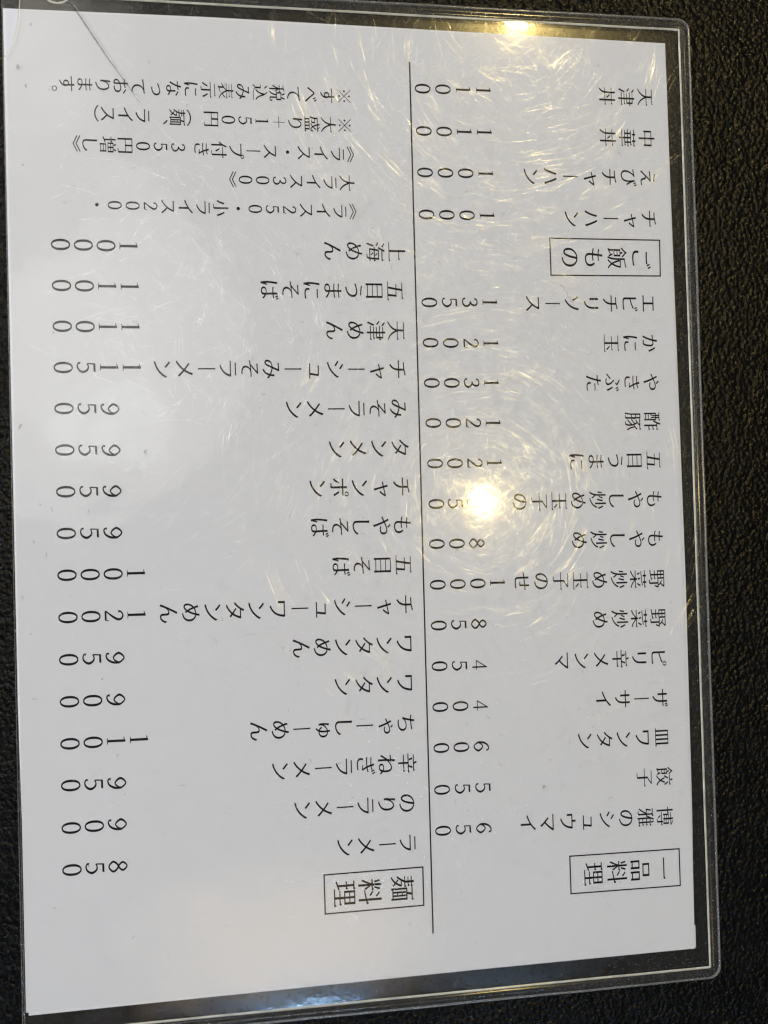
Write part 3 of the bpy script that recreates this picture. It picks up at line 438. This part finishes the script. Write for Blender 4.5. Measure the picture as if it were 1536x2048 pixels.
'１':[[[360,0,640,0,640,22,545,34,552,745,500,745,340,685,340,662,445,680,445,34,360,22]]],
'２':[[[380,555,375,570,368,589,363,606,361,620,362,631,375,647,397,667,424,686,450,701,473,708,497,705,526,697,553,684,577,668,592,653,601,637,607,617,610,596,609,573,605,550,599,524,586,494,568,460,547,423,523,385,498,345,468,302,435,258,404,216,377,179,352,149,329,121,309,97,292,78,280,63,320,27,333,41,351,60,373,83,397,111,423,141,454,174,490,212,528,253,564,295,597,335,624,373,649,411,673,450,692,489,705,530,707,571,702,610,690,647,672,679,648,707,617,729,582,746,543,758,504,764,467,762,430,754,394,737,360,716,331,693,308,669,290,639,284,606,282,578,282,557,280,545]],[[275,0,690,0,725,180,705,185,655,75,300,70]]],
'３':[[[364,593,364,606,363,622,363,636,364,648,368,657,381,668,401,682,425,695,449,704,471,709,495,705,523,698,549,687,571,674,583,662,589,650,594,634,595,616,594,596,590,578,588,558,582,534,572,508,559,485,547,467,530,454,506,441,478,430,452,421,433,413,447,367,466,370,493,375,527,382,561,394,593,413,620,437,643,465,662,496,678,529,690,562,690,595,686,629,676,661,660,692,637,718,607,737,573,750,538,758,502,762,469,761,436,758,403,748,373,735,346,720,322,703,302,681,290,656,284,633,280,616,276,607]],[[427,373,451,366,486,360,523,351,557,340,580,325,597,304,615,276,629,246,636,218,635,200,635,183,628,157,613,129,595,102,577,81,556,65,529,52,499,42,469,35,441,32,416,36,389,45,364,57,344,69,333,79,334,85,338,96,344,111,351,129,357,142,263,158,265,146,264,126,264,100,269,69,287,41,310,21,338,6,370,-7,404,-16,439,-20,474,-22,511,-19,550,-12,588,0,623,19,656,44,686,75,713,112,734,153,745,200,734,247,713,288,686,326,655,358,620,385,580,402,536,411,493,415,458,416,433,417]]],
'５':[[[323,721,322,706,321,685,320,659,319,631,318,601,316,566,314,525,311,483,309,447,308,422,362,418,364,444,366,480,368,522,370,563,372,599,374,629,375,657,376,682,377,704,377,719]],[[345,660,660,660,700,745,335,740]],[[345,381,363,390,387,402,413,416,439,425,462,429,485,426,511,420,535,410,556,398,574,381,592,358,611,327,627,293,636,262,637,240,636,217,627,187,612,154,593,124,574,99,553,80,526,63,496,49,466,40,440,34,415,37,389,46,363,58,343,71,333,80,336,80,341,82,348,91,357,103,364,114,276,146,276,137,272,121,268,98,270,68,287,40,310,22,337,7,370,-6,405,-16,440,-18,476,-17,514,-10,553,1,591,18,626,41,657,71,687,106,713,147,733,191,743,240,733,290,712,335,686,375,656,410,626,439,594,460,559,473,524,481,490,483,458,481,425,474,393,460,364,443,341,429,325,419]]],
'４':[[[555,0,625,0,625,745,590,745,255,225,255,190,555,190],[555,228,555,610,315,228]],[[625,190,740,190,740,228,625,228]]],
'６':[[[561,-7,622,33,680,88,726,150,750,220,726,290,680,354,623,410,561,451,500,466,441,449,383,406,331,349,290,285,271,220,290,155,331,93,384,37,441,-4,500,-21],[500,31,470,45,427,82,385,133,357,185,349,220,357,256,385,309,427,361,470,399,500,414,530,397,574,357,616,304,644,251,650,220,645,190,616,138,575,86,531,47]],[[331,179,334,216,337,267,341,325,348,381,359,428,370,471,386,514,405,556,427,593,448,623,471,646,499,666,529,682,559,693,583,701,603,701,621,696,637,688,649,679,655,673,652,670,647,661,640,647,632,632,626,620,724,600,722,611,723,629,723,653,719,681,705,707,686,725,664,739,638,750,608,756,577,755,543,750,507,741,467,727,428,705,392,677,360,641,330,600,303,553,280,504,261,452,254,393,252,329,254,268,257,216,259,181]]],
'８':[[[448,750,397,719,349,676,311,627,291,570,310,512,347,462,395,417,446,383,500,370,554,383,605,417,653,462,690,512,710,570,689,627,651,676,603,719,552,750,500,761],[500,709,525,697,560,667,594,628,617,590,620,570,616,550,593,511,558,471,523,441,500,430,477,441,442,471,407,511,384,550,380,570,383,590,406,628,440,667,475,697]],[[437,403,374,364,317,313,272,255,249,190,273,126,320,72,378,25,440,-9,500,-21,560,-9,622,25,680,72,727,126,751,190,728,255,683,313,626,364,563,403,500,418],[500,352,532,339,578,305,622,259,652,214,659,190,654,167,625,123,581,79,535,45,500,31,465,45,419,79,375,123,346,167,341,190,348,214,378,259,422,305,468,339]]],
'９':[[[439,747,378,707,320,652,274,590,250,520,274,450,320,386,377,330,439,289,500,274,559,291,617,334,669,391,710,455,729,520,710,585,669,647,616,703,559,744,500,761],[500,709,530,695,573,658,615,607,643,555,651,520,643,484,615,431,573,379,530,341,500,326,470,343,426,383,384,436,356,489,350,520,355,550,384,602,425,654,469,693]],[[669,561,666,524,663,473,659,415,652,359,641,312,630,269,614,226,595,184,573,147,552,117,529,94,501,74,471,58,441,47,417,39,397,39,379,44,363,52,351,61,345,67,348,70,353,79,360,93,368,108,374,120,276,140,278,129,277,111,277,87,281,59,295,33,314,15,336,1,362,-10,392,-16,423,-15,457,-10,493,-1,533,13,572,35,608,63,640,99,670,140,697,187,720,236,739,288,746,347,748,411,746,472,743,524,741,559]]]}
ROWS=[
('dish_name','天津丼',202.26,278.84,-6.645,-0.07,6.25),
('price','１１００',147.16,278.74,-6.66,-0.093,6.55),
('dish_name','中華丼',202.23,265.15,-6.725,0.015,6.25),
('price','１１００',147.08,265.16,-6.627,-0.077,6.55),
('dish_name','えびチャーハン',202.22,252.23,-6.672,-0.098,6.25),
('price','１０００',147.17,251.85,-6.65,-0.063,6.55),
('dish_name','チャーハン',202.19,238.59,-6.64,-0.11,6.25),
('price','１０００',147.18,238.32,-6.62,-0.02,6.55),
('dish_name','エビチリソース',201.05,210.61,-6.57,-0.062,6.25),
('price','１３５０',147.24,210.43,-6.613,-0.063,6.55),
('dish_name','かに玉',201.04,197.61,-6.645,-0.06,6.25),
('price','１２００',147.17,197.27,-6.577,0.06,6.55),
('dish_name','やきぶた',201.03,184.75,-6.607,-0.053,6.25),
('price','１３００',146.95,184.63,-6.493,0.017,6.55),
('dish_name','酢豚',200.94,171.97,-6.59,-0.02,6.25),
('price','１２００',147.13,171.83,-6.513,0.06,6.55),
('dish_name','五目うまに',201.07,159.18,-6.595,-0.013,6.25),
('price','１２００',147.16,159.06,-6.46,0.047,6.55),
('dish_name','もやし炒め玉子の',200.85,146.47,-6.51,0.007,6.25),
('price','９５０',140.28,146.46,-6.235,-0.025,6.55),
('dish_name','もやし炒め',200.82,133.52,-6.515,0.047,6.25),
('price','８００',140.63,133.68,-6.51,0.06,6.55),
('dish_name','野菜炒め玉子のせ',200.86,120.48,-6.544,0.079,6.25),
('price','１０００',147.06,120.94,-6.503,0.01,6.55),
('dish_name','野菜炒め',200.87,107.76,-6.633,0.047,6.25),
('price','８５０',140.51,108.19,-6.505,-0.015,6.55),
('dish_name','ピリ辛メンマ',200.52,94.87,-6.546,0.082,6.25),
('price','４５０',140.36,95.17,-6.495,0.105,6.55),
('dish_name','ザーサイ',200.67,81.68,-6.483,0.17,6.25),
('price','４００',140.31,82.48,-6.535,0.065,6.55),
('dish_name','皿ワンタン',200.84,69.03,-6.557,0.113,6.25),
('price','６００',140.16,69.58,-6.485,0.105,6.55),
('dish_name','餃子',201.17,56.3,-6.72,0.02,6.25),
('price','５５０',140.34,56.6,-6.645,0.075,6.55),
('dish_name','博雅のシュウマイ',200.9,43.47,-6.593,0.116,6.25),
('price','６５０',140.2,43.89,-6.605,0.04,6.55),
('dish_name','上海めん',117.2,226.19,-6.773,-0.007,6.55),
('price','１０００',34.55,226.44,-6.647,0.057,7.2),
('dish_name','五目うまにそば',116.43,213.8,-6.6,-0.015,6.55),
('price','１１００',34.64,214.13,-6.667,0.047,7.2),
('dish_name','天津めん',116.49,201.25,-6.557,0.007,6.55),
('price','１１００',34.59,201.84,-6.66,0.06,7.2),
('dish_name','チャーシューみそラーメン',116.56,189.05,-6.619,0.025,6.55),
('price','１１５０',34.69,189.64,-6.683,0.003,7.2),
('dish_name','みそラーメン',116.42,176.68,-6.574,0.014,6.55),
('price','９５０',28.01,177.13,-6.705,0.12,7.2),
('dish_name','タンメン',116.57,164.4,-6.64,-0.02,6.55),
('price','９５０',28.03,164.71,-6.735,0.125,7.2),
('dish_name','チャンポン',116.77,152.14,-6.642,0.028,6.55),
('price','９５０',28.05,152.45,-6.73,0.02,7.2),
('dish_name','もやしそば',116.63,139.98,-6.535,0,6.55),
('price','９５０',28,139.92,-6.765,0.065,7.2),
('dish_name','五目そば',116.7,127.68,-6.603,0.017,6.55),
('price','１０００',34.56,127.57,-6.71,0.017,7.2),
('dish_name','チャーシューワンタンめん',116.78,115.23,-6.625,-0.003,6.55),
('price','１２００',34.43,115.11,-6.66,-0.017,7.2),
('dish_name','ワンタンめん',116.42,102.9,-6.51,0.006,6.55),
('price','９５０',27.84,102.52,-6.715,0.005,7.2),
('dish_name','ワンタン',116.24,90.67,-6.59,0.013,6.55),
('price','９００',27.78,90.07,-6.71,0.01,7.2),
('dish_name','ちゃーしゅーめん',116.04,78.14,-6.55,0.023,6.55),
('price','１１００',34.32,77.78,-6.69,-0.037,7.2),
('dish_name','辛ねぎラーメン',116.1,65.82,-6.608,0.015,6.55),
('price','９５０',27.53,65.23,-6.665,0.06,7.2),
('dish_name','のりラーメン',115.81,53.37,-6.568,0.032,6.55),
('price','９００',27.41,52.99,-6.66,-0.08,7.2),
('dish_name','ラーメン',115.68,41.04,-6.59,0.073,6.55),
('price','８５０',27.35,40.55,-6.655,-0.04,7.2),
('note_text','※すべて税込み表示になっております。',101.77,275.01,-5.271,0.027,5.35),
('note_text','※大盛り＋１５０円（麺、ライス）',101.72,265.75,-5.172,0.062,5.35),
('note_text','《ライス・スープ付き',104.61,256.62,-5.277,0.024,5.35),
('note_text','３５０円増し》',50.04,257.02,-5.253,0.045,5.35),
('note_text','大ライス３００》',101.98,247.6,-5.273,0.019,5.35),
('note_text','《ライス２５０・小ライス２００・',104.91,238.61,-5.299,0.017,5.35),
('heading','一品料理',199.89,26.76,-7.967,0.003,7.5),
('heading','麺',113.47,27.15,-7.12,0.03,8.1),
('heading','料理',103.2,26.97,-7.91,0.03,8.1),
('heading','ご',198.83,225.4,-8.19,0.03,7.4),
('heading','飯もの',190.63,225.35,-7.995,0.025,7.4)]
BOXES=[[(168.21, 32.93), (205.46, 32.56), (205.47, 20.68), (168.24, 21.03)], [(89.01, 33.15), (120.1, 33.21), (120.08, 21.36), (89.08, 21.24)], [(167.87, 231.48), (205.62, 231.55), (205.47, 219.73), (167.91, 219.46)]]
LINES=[[(123.12, 286.84), (122.78, 12.38)], [(210.9, 60.97), (210.05, 7.55)]]
CACHE = {}


def glyph(c):
    """flat triangulated letter, centred on its em square"""
    if c in CACHE:
        return CACHE[c]
    V, F = [], []
    for g in GLYPHS[c]:
        cu = bpy.data.curves.new('letter', 'CURVE')
        cu.dimensions = '2D'
        cu.fill_mode = 'BOTH'
        for lp in g:
            pts = [(lp[i] / 1000, lp[i + 1] / 1000) for i in range(0, len(lp), 2)]
            s = cu.splines.new('POLY')
            s.points.add(len(pts) - 1)
            for q, (x, y) in zip(s.points, pts):
                q.co = (x * 10, y * 10, 0, 1)
            s.use_cyclic_u = True
        o = bpy.data.objects.new('letter', cu)
        me = bpy.data.meshes.new_from_object(o)
        b = len(V)
        zz = 0.00001 * (len(CACHE) % 2) + (0.000006 if b else 0)
        V += [(p.co.x / 10 - 0.5, p.co.y / 10 - 0.38, zz) for p in me.vertices]
        F += [tuple(i + b for i in p.vertices) for p in me.polygons]
        bpy.data.objects.remove(o)
        bpy.data.curves.remove(cu)
        bpy.data.meshes.remove(me)
    # upright-setting forms
    if c in 'ー（）《》':
        V = [(y, -x, z) for x, y, z in V]
    elif c in 'ゃゅっャュ':
        V = [(x + 0.10, y + 0.11, z) for x, y, z in V]
    elif c in '、。':
        V = [(x + 0.62, y + 0.58, z) for x, y, z in V]
    CACHE[c] = (V, F)
    return CACHE[c]


def text_mesh(text, x, y, dx, dy, em, z=0.00003):
    """a column of upright characters; the sheet lies turned a quarter clockwise"""
    V, F = [], []
    for i, c in enumerate(text):
        gv, gf = glyph(c)
        b = len(V)
        cx, cy = x + dx * i, y + dy * i
        V += [((cx + gy * em) * MM, (cy - gx * em) * MM, z + gz) for gx, gy, gz in gv]
        F += [tuple(k + b for k in f) for f in gf]
    return V, F


# ---------------------------------------------------------------- the menu sheet
sheet = thing('menu_sheet', 'white printed menu sheet with columns of dish names and prices inside the clear case', 'menu')
rnd = random.Random(4)
edge = [(0, 0), (210, 0), (210, 297), (0, 297)]
slab('paper', [(0.05, 0), (105, -0.12), (210, 0), (210.1, 150), (209.9, 286), (209.3, 297), (105, 297.1), (0, 297), (-0.1, 150)],
     -0.00010, 0, M_PAPER, sheet)
headings = []
for kind, text, x, y, dx, dy, em in ROWS:
    V, F = text_mesh(text, x, y, dx, dy, em)
    if kind == 'heading':
        headings.append((V, F, text))
        continue
    link(kind, V, F, M_INK, sheet, label=None if kind == 'price' else
         ('printed line reading ' if kind == 'note_text' else 'dish name reading ') + text)


def stroke_rect(q, wd):
    """closed frame of printed line width wd (mm) through four corners"""
    c = Vector((sum(p[0] for p in q) / 4, sum(p[1] for p in q) / 4))
    V = []
    for p in q:
        d = Vector(p) - c
        e = Vector((wd / 2 * (1 if d.x > 0 else -1), wd / 2 * (1 if d.y > 0 else -1)))
        for s in (1, -1):
            r = Vector(p) + e * s
            V.append((r.x * MM, r.y * MM, 0.00003))
    F = [(2 * i, 2 * i + 1, (2 * i + 3) % 8, (2 * i + 2) % 8) for i in range(4)]
    return V, F


for words, q in ((('一品料理',), BOXES[0]), (('麺', '料理'), BOXES[1]), (('ご', '飯もの'), BOXES[2])):
    V, F = stroke_rect(q, 0.42)
    fr = link('heading_frame', V, F, M_INK, sheet, label='boxed section heading reading ' + ''.join(words))
    V2, F2 = [], []
    for hv, hf, ht in headings:
        if ht in words and min(p[0] for p in hv) > min(p[0] for p in V) and max(p[0] for p in hv) < max(p[0] for p in V) \
                and min(p[1] for p in hv) > min(p[1] for p in V) and max(p[1] for p in hv) < max(p[1] for p in V):
            b = len(V2)
            V2 += hv
            F2 += [tuple(k + b for k in f) for f in hf]
    link('heading_text', V2, F2, M_INK, fr)
for (a, b), wd, nm in zip(LINES, (0.46, 0.40), ('divider_line', 'border_line')):
    a, b = Vector(a), Vector(b)
    s = (b - a).normalized()
    nrm = Vector((-s.y, s.x)) * wd / 2
    link(nm, [((p + k * nrm).x * MM, (p + k * nrm).y * MM, 0.00003) for p, k in ((a, 1), (a, -1), (b, -1), (b, 1))],
         [(0, 1, 2, 3)], M_INK, sheet)

back = slab('backing_sheet', [(0.8, -1.0), (210.3, 0.35), (210.9, 120), (209.9, 297.2), (60, 297.9), (-0.7, 297.3), (-0.5, 90)],
            -0.00024, -0.00013, M_BACK)
back['label'] = 'second white paper sheet lying directly behind the printed menu, only its thin edges showing'
back['category'] = 'paper sheet'

# ---------------------------------------------------------------- the clear card case
case = thing('card_case', 'clear vinyl card case with welded rounded rim lying flat on the black table', 'card case')
XL, XW, YT, YB, RW = -1.05, 214.5, 301.5, -6.1, 4.3
CUT = [(4.6, YT), (4.31, 300.0), (4.2, 298.2), (3.95, 296.2), (3.6, 293.4), (3.12, 290.87), (2.6, 288.5), (2.03, 286.59),
       (1.3, 285.1), (0.54, 283.81), (-0.2, 282.7), (-0.79, 281.94)]
slab('front_film', [(-0.35, YB), (XW, YB), (XW, YT)] + CUT + [(-0.8, 264), (-0.35, 165)], 0.00022, 0.00050, M_FILM, case, under=M_CLEAR)
slab('back_film', [(XL, YB), (XW, YB), (XW, YT), (XL, YT)], -0.0012, -0.0009, M_FILMB, case, under=M_CLEAR)


def rounded_path(n=9):
    """stations along the weld: (corner point, outward direction), open at the left side"""
    st = []
    for k in range(41):
        st.append((XL + (XW - XL) * k / 40, YT, math.pi / 2))
    for k in range(1, n):
        st.append((XW, YT, math.pi / 2 * (1 - k / n)))
    for k in range(41):
        st.append((XW, YT + (YB - YT) * k / 40, 0))
    for k in range(1, n):
        st.append((XW, YB, -math.pi / 2 * k / n))
    for k in range(41):
        st.append((XW + (XL - XW) * k / 40, YB, -math.pi / 2))
    return st


def sweep(name, prof, mat, wob=0.05, seed=1, zwob=0.0, **kw):
    r = random.Random(seed)
    V, F = [], []
    st = rounded_path()
    m = len(prof)
    ph = [r.uniform(0, 6.3) for _ in range(6)]
    for i, (x, y, a) in enumerate(st):
        s = i * 0.6
        w1 = wob * (math.sin(s * 0.9 + ph[0]) + 0.6 * math.sin(s * 2.3 + ph[1]))
        w2 = zwob * (math.sin(s * 0.7 + ph[2]) + 0.7 * math.sin(s * 1.9 + ph[3]))
        for o_, z in prof:
            oo = o_ + w1
            V.append(((x + oo * math.cos(a)) * MM, (y + oo * math.sin(a)) * MM, (z + w2) * MM))
    for i in range(len(st) - 1):
        for j in range(m - 1):
            F.append((i * m + j, i * m + j + 1, (i + 1) * m + j + 1, (i + 1) * m + j))
    F.append(tuple(range(m - 1, -1, -1)))
    F.append(tuple((len(st) - 1) * m + j for j in range(m)))
    return link(name, V, F, mat, case, smooth=True, **kw)


sweep('rim', [(0.62, 0.20), (0.64, 0.36), (1.0, 0.52), (1.7, 0.66), (2.4, 0.68), (3.0, 0.60), (3.45, 0.44)], M_RIM, 0.02, 3, 0.02)
sweep('weld_bead', [(-0.18, 0.52), (-0.02, 0.64), (0.22, 0.74), (0.44, 0.68), (0.58, 0.52), (0.62, 0.30)], M_BEAD, 0.03, 5)
sweep('rim_edge', [(3.5, 0.40), (3.75, 0.46), (4.0, 0.40), (4.25, 0.15), (4.35, -0.4), (4.3, -1.1), (4.1, -1.5)], M_EDGE, 0.04, 8)


def ribbon(pts, width, z, mat, name, lift=0.0, wfun=None, **kw):
    """tented strip through pts (mm)"""
    V, F = [], []
    n = len(pts)
    for i, p in enumerate(pts):
        a = Vector(pts[max(i - 1, 0)])
        b = Vector(pts[min(i + 1, n - 1)])
        t = (b - a).normalized()
        nn = Vector((-t.y, t.x))
        wd = width * (wfun(i / (n - 1)) if wfun else 1)
        for k, dz in ((-0.5, 0), (0, lift), (0.5, 0)):
            q = Vector(p) + nn * wd * k
            V.append((q.x * MM, q.y * MM, z + dz * (wd / width)))
    for i in range(n - 1):
        for j in range(2):
            F.append((i * 3 + j, (i + 1) * 3 + j, (i + 1) * 3 + j + 1, i * 3 + j + 1))
    return V, F


def add_ribbon(name, pts, width, z, mat, parent, lift=0.00003, wfun=None, **kw):
    V, F = ribbon(pts, width, z, mat, name, lift, wfun)
    return link(name, V, F, mat, parent, smooth=True, **kw)


# open left side: the two cut film edges, and the curved cut at the top corner
add_ribbon('film_edge', [(-0.35, YB), (-0.35, 60), (-0.36, 165), (-0.8, 264), (-0.79, 281.9)], 0.22, 0.00052, M_EDGE, case)
add_ribbon('film_edge', [(XL, YB), (XL, 100), (XL, YT)], 0.25, -0.00085, M_EDGE, case)
add_ribbon('film_edge', CUT[::-1], 0.30, 0.00052, M_BEAD, case)
arc = [(15 + 4.6 * math.cos(a), 303.9 + 4.4 * math.sin(a)) for a in [math.pi * (1.12 + 0.76 * k / 14) for k in range(15)]]
add_ribbon('notch_edge', arc, 0.55, 0.00053, M_BEAD, case)
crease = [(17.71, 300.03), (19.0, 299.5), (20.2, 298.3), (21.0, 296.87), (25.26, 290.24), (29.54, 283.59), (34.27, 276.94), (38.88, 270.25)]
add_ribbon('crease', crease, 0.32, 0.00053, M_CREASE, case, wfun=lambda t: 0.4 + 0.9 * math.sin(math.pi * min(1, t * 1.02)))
add_ribbon('crease_light_side', [(x + 0.28, y + 0.16) for x, y in crease], 0.34, 0.00053, M_CREASE_L, case,
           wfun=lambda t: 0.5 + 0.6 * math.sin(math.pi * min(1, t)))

# ---------------------------------------------------------------- scratches: fine grooves all over the film
rs = random.Random(11)
V, F = [], []


def scratch(x, y, a, ln, wd, curve):
    n = max(3, int(ln / 2.2) + 2)
    pts = []
    for k in range(n):
        pts.append((x, y))
        x += math.cos(a) * ln / (n - 1)
        y += math.sin(a) * ln / (n - 1)
        a += curve / (n - 1)
    if not all(0.4 < p[0] < 217 and -8 < p[1] < 304 for p in pts):
        return
    v, f = ribbon(pts, wd, 0.000505 + rs.uniform(0, 0.00002), None, None, 0.000072 * wd, lambda t: 0.35 + 0.65 * math.sin(math.pi * (0.08 + 0.84 * t)))
    b = len(V)
    V.extend(v)
    F.extend(tuple(i + b for i in q) for q in f)


for k in range(9000):
    # denser towards the bulb reflections, where the grooves glint
    x = rs.triangular(0, 217, 165)
    y = rs.uniform(-4, 302) if rs.random() < 0.45 else rs.triangular(90, 302, 235)
    ln = min(34, rs.lognormvariate(2.15, 0.55))
    scratch(x, y, rs.uniform(0, math.pi), ln, rs.choice((0.12, 0.15, 0.19, 0.24)), rs.gauss(0, 0.28))
for k in range(3000):     # extra scratches added round the first bulb's glare to build its glint rings
    x, y = rs.gauss(150, 24), rs.gauss(160, 30)
    scratch(x, y, rs.uniform(0, math.pi), min(22, rs.lognormvariate(1.7, 0.5)), rs.choice((0.12, 0.15, 0.18)), rs.gauss(0, 0.3))
for k in range(420):      # bundles: a wipe that left several parallel marks
    x, y, a = rs.uniform(70, 212), rs.uniform(20, 300), rs.uniform(0, math.pi)
    ln, cv = rs.uniform(5, 18), rs.gauss(0, 0.3)
    for j in range(rs.randint(3, 8)):
        scratch(x + rs.gauss(0, 1.6), y + rs.gauss(0, 1.6), a + rs.gauss(0, 0.05), ln * rs.uniform(0.5, 1.1), rs.choice((0.13, 0.2, 0.32)), cv)
link('scratches', V, F, M_SCR, case, smooth=True, kind='stuff')

# ---------------------------------------------------------------- lint and specks under the film
V, F = [], []
rl = random.Random(21)


def fibre(pts, wd=0.13):
    v, f = ribbon(pts, wd, 0.00012, None, None, 0.00003)
    b = len(V)
    V.extend(v)
    F.extend(tuple(i + b for i in q) for q in f)


def speck(x, y, r, e=1.0, a=0.0):
    n = 8
    b = len(V)
    for k in range(n):
        t = k / n * 2 * math.pi
        rr = r * rl.uniform(0.7, 1.15)
        px, py = rr * math.cos(t) * e, rr * math.sin(t)
        V.append(((x + px * math.cos(a) - py * math.sin(a)) * MM, (y + px * math.sin(a) + py * math.cos(a)) * MM, 0.00014))
    F.append(tuple(range(b, b + n)))


fibre([(170.69, 216.66), (171.68, 215.86), (172.14, 214.07), (173.15, 213.92), (173.43, 212.14), (174.29, 212.64), (174.41, 210.85), (175.28, 211.51)])
for k in range(110):
    x, y, a = rl.uniform(3, 207), rl.uniform(3, 294), rl.uniform(0, 6.3)
    c = rl.gauss(0, 0.9)
    pts = []
    for j in range(5):
        pts.append((x, y))
        x += math.cos(a) * 0.42
        y += math.sin(a) * 0.42
        a += c
    fibre(pts, rl.uniform(0.05, 0.10))
for k in range(150):
    speck(rl.uniform(2, 208), rl.uniform(2, 295), rl.uniform(0.05, 0.13), rl.uniform(1, 2.2), rl.uniform(0, 3))
li = link('lint', V, F, M_LINT, kind='stuff')
li['label'] = 'tiny grey lint fibres and dust specks scattered over the white menu sheet'
li['category'] = 'lint'

V, F = [], []
for x, y, r, e in ((3.2, 279.6, 0.65, 1.6), (5.5, 273.9, 0.60, 1.2), (7.4, 292.6, 0.4, 1.5), (4.4, 250.1, 0.4, 1), (38.0, 164.0, 0.75, 1.4), (12.0, 200, 0.3, 1.2),
                   (1.8, 172.0, 0.6, 1.6), (1.6, 121.4, 0.4, 1.2), (24, 96.5, 0.35, 1), (160.2, 55.5, 0.6, 2.2), (132, 24.7, 0.3, 1)):
    for j in range(6):
        speck(x + rl.gauss(0, r * 0.4), y + rl.gauss(0, r * 0.5), r * rl.uniform(0.3, 0.7), e, 1.2)
for i, q in enumerate(V):
    V[i] = (q[0], q[1], 0.00060 + 0.000001 * (i // 8))
link('smudges', V, F, M_SMUDGE, case, kind='stuff')

# ---------------------------------------------------------------- unseen glowing panels, added so the film mirrors soft patches and blue glints
def glare_panel(name, label, loc, sx, sy, radiance, color, round_=True, edge=0.12):
    root = thing(name, label, 'added light panel', loc)
    t = NT('panel_glow')
    e = t.n('ShaderNodeEmission')
    e.inputs[0].default_value = color + (1,)
    # emission fades towards the rim so the mirrored patch has soft edges
    tc = t.n('ShaderNodeTexCoord')
    mp = t.n('ShaderNodeMapping')
    mp.inputs['Scale'].default_value = (2 / sx, 2 / sy, 1)
    t.l(tc.outputs['Object'], mp.inputs[0])
    ln = t.n('ShaderNodeVectorMath')
    ln.operation = 'LENGTH'
    t.l(mp.outputs[0], ln.inputs[0])
    mr = t.n('ShaderNodeMapRange')
    mr.interpolation_type = 'SMOOTHSTEP'
    for i, q in ((1, 0.25), (2, 1.0), (3, radiance), (4, radiance * (edge if round_ else 0.8))):
        mr.inputs[i].default_value = q
    t.l(ln.outputs['Value'], mr.inputs[0])
    t.l(mr.outputs[0], e.inputs[1])
    t.l(e.outputs[0], t.out.inputs[0])
    t.m.cycles.emission_sampling = 'NONE'
    n = 40 if round_ else 4
    ring = [(math.cos(2 * math.pi * (k + 0.5) / n), math.sin(2 * math.pi * (k + 0.5) / n)) for k in range(n)]
    if not round_:
        ring = [(x * math.sqrt(2), y * math.sqrt(2)) for x, y in ring]
    link('glow_face', [(x * sx / 2, y * sy / 2, 0) for x, y in ring], [tuple(range(n - 1, -1, -1))], t.m, root)
    h = NT('dark_panel_back')
    d = h.n('ShaderNodeBsdfPrincipled')
    d.inputs['Base Color'].default_value = (0.02, 0.02, 0.02, 1)
    h.l(d.outputs[0], h.out.inputs[0])
    V = [(x * (sx / 2 + 0.012), y * (sy / 2 + 0.012), z) for z in (0.004, 0.05) for x, y in ring]
    F = [(k, (k + 1) % n, (k + 1) % n + n, k + n) for k in range(n)] + [tuple(range(n)), tuple(range(2 * n - 1, n - 1, -1))]
    link('panel_back', V, F, h.m, root)


glare_panel('glare_panel', 'added pale round panel whose veil lies on the left prices of the menu', (-0.075, 0.50, 1.8), 0.62, 0.62, 3.2, (1.0, 0.98, 0.90), edge=0.45)
glare_panel('glare_panel', 'added warm yellowish panel mirrored near the bottom margin of the sheet', (0.27, -0.565, 1.8), 0.62, 0.30, 2.2, (1.0, 0.70, 0.30))
glare_panel('glare_panel', 'added cream panel mirrored over the creased top corner of the film', (-0.20, 1.05, 1.8), 0.60, 0.80, 2.4, (1.0, 0.96, 0.84))
glare_panel('glare_panel', 'small crisp added panel whose glare patch lies beside the 950 prices on the left', (-0.029, 0.340, 1.8), 0.21, 0.11, 7.5, (0.97, 1.0, 0.98), edge=0.75)
glare_panel('blue_glare_strip', 'added bluish light strip mirrored brightly in the bottom margin of the case', (0.236, -0.580, 1.5), 0.20, 0.032, 42, (0.40, 0.64, 1.0), False)  # strips added for the window's blue glints, no tube known there
glare_panel('blue_glare_strip', 'fainter added bluish light strip mirrored in the bottom margin right of the brighter one', (0.571, -0.600, 1.5), 0.20, 0.032, 15, (0.40, 0.64, 1.0), False)
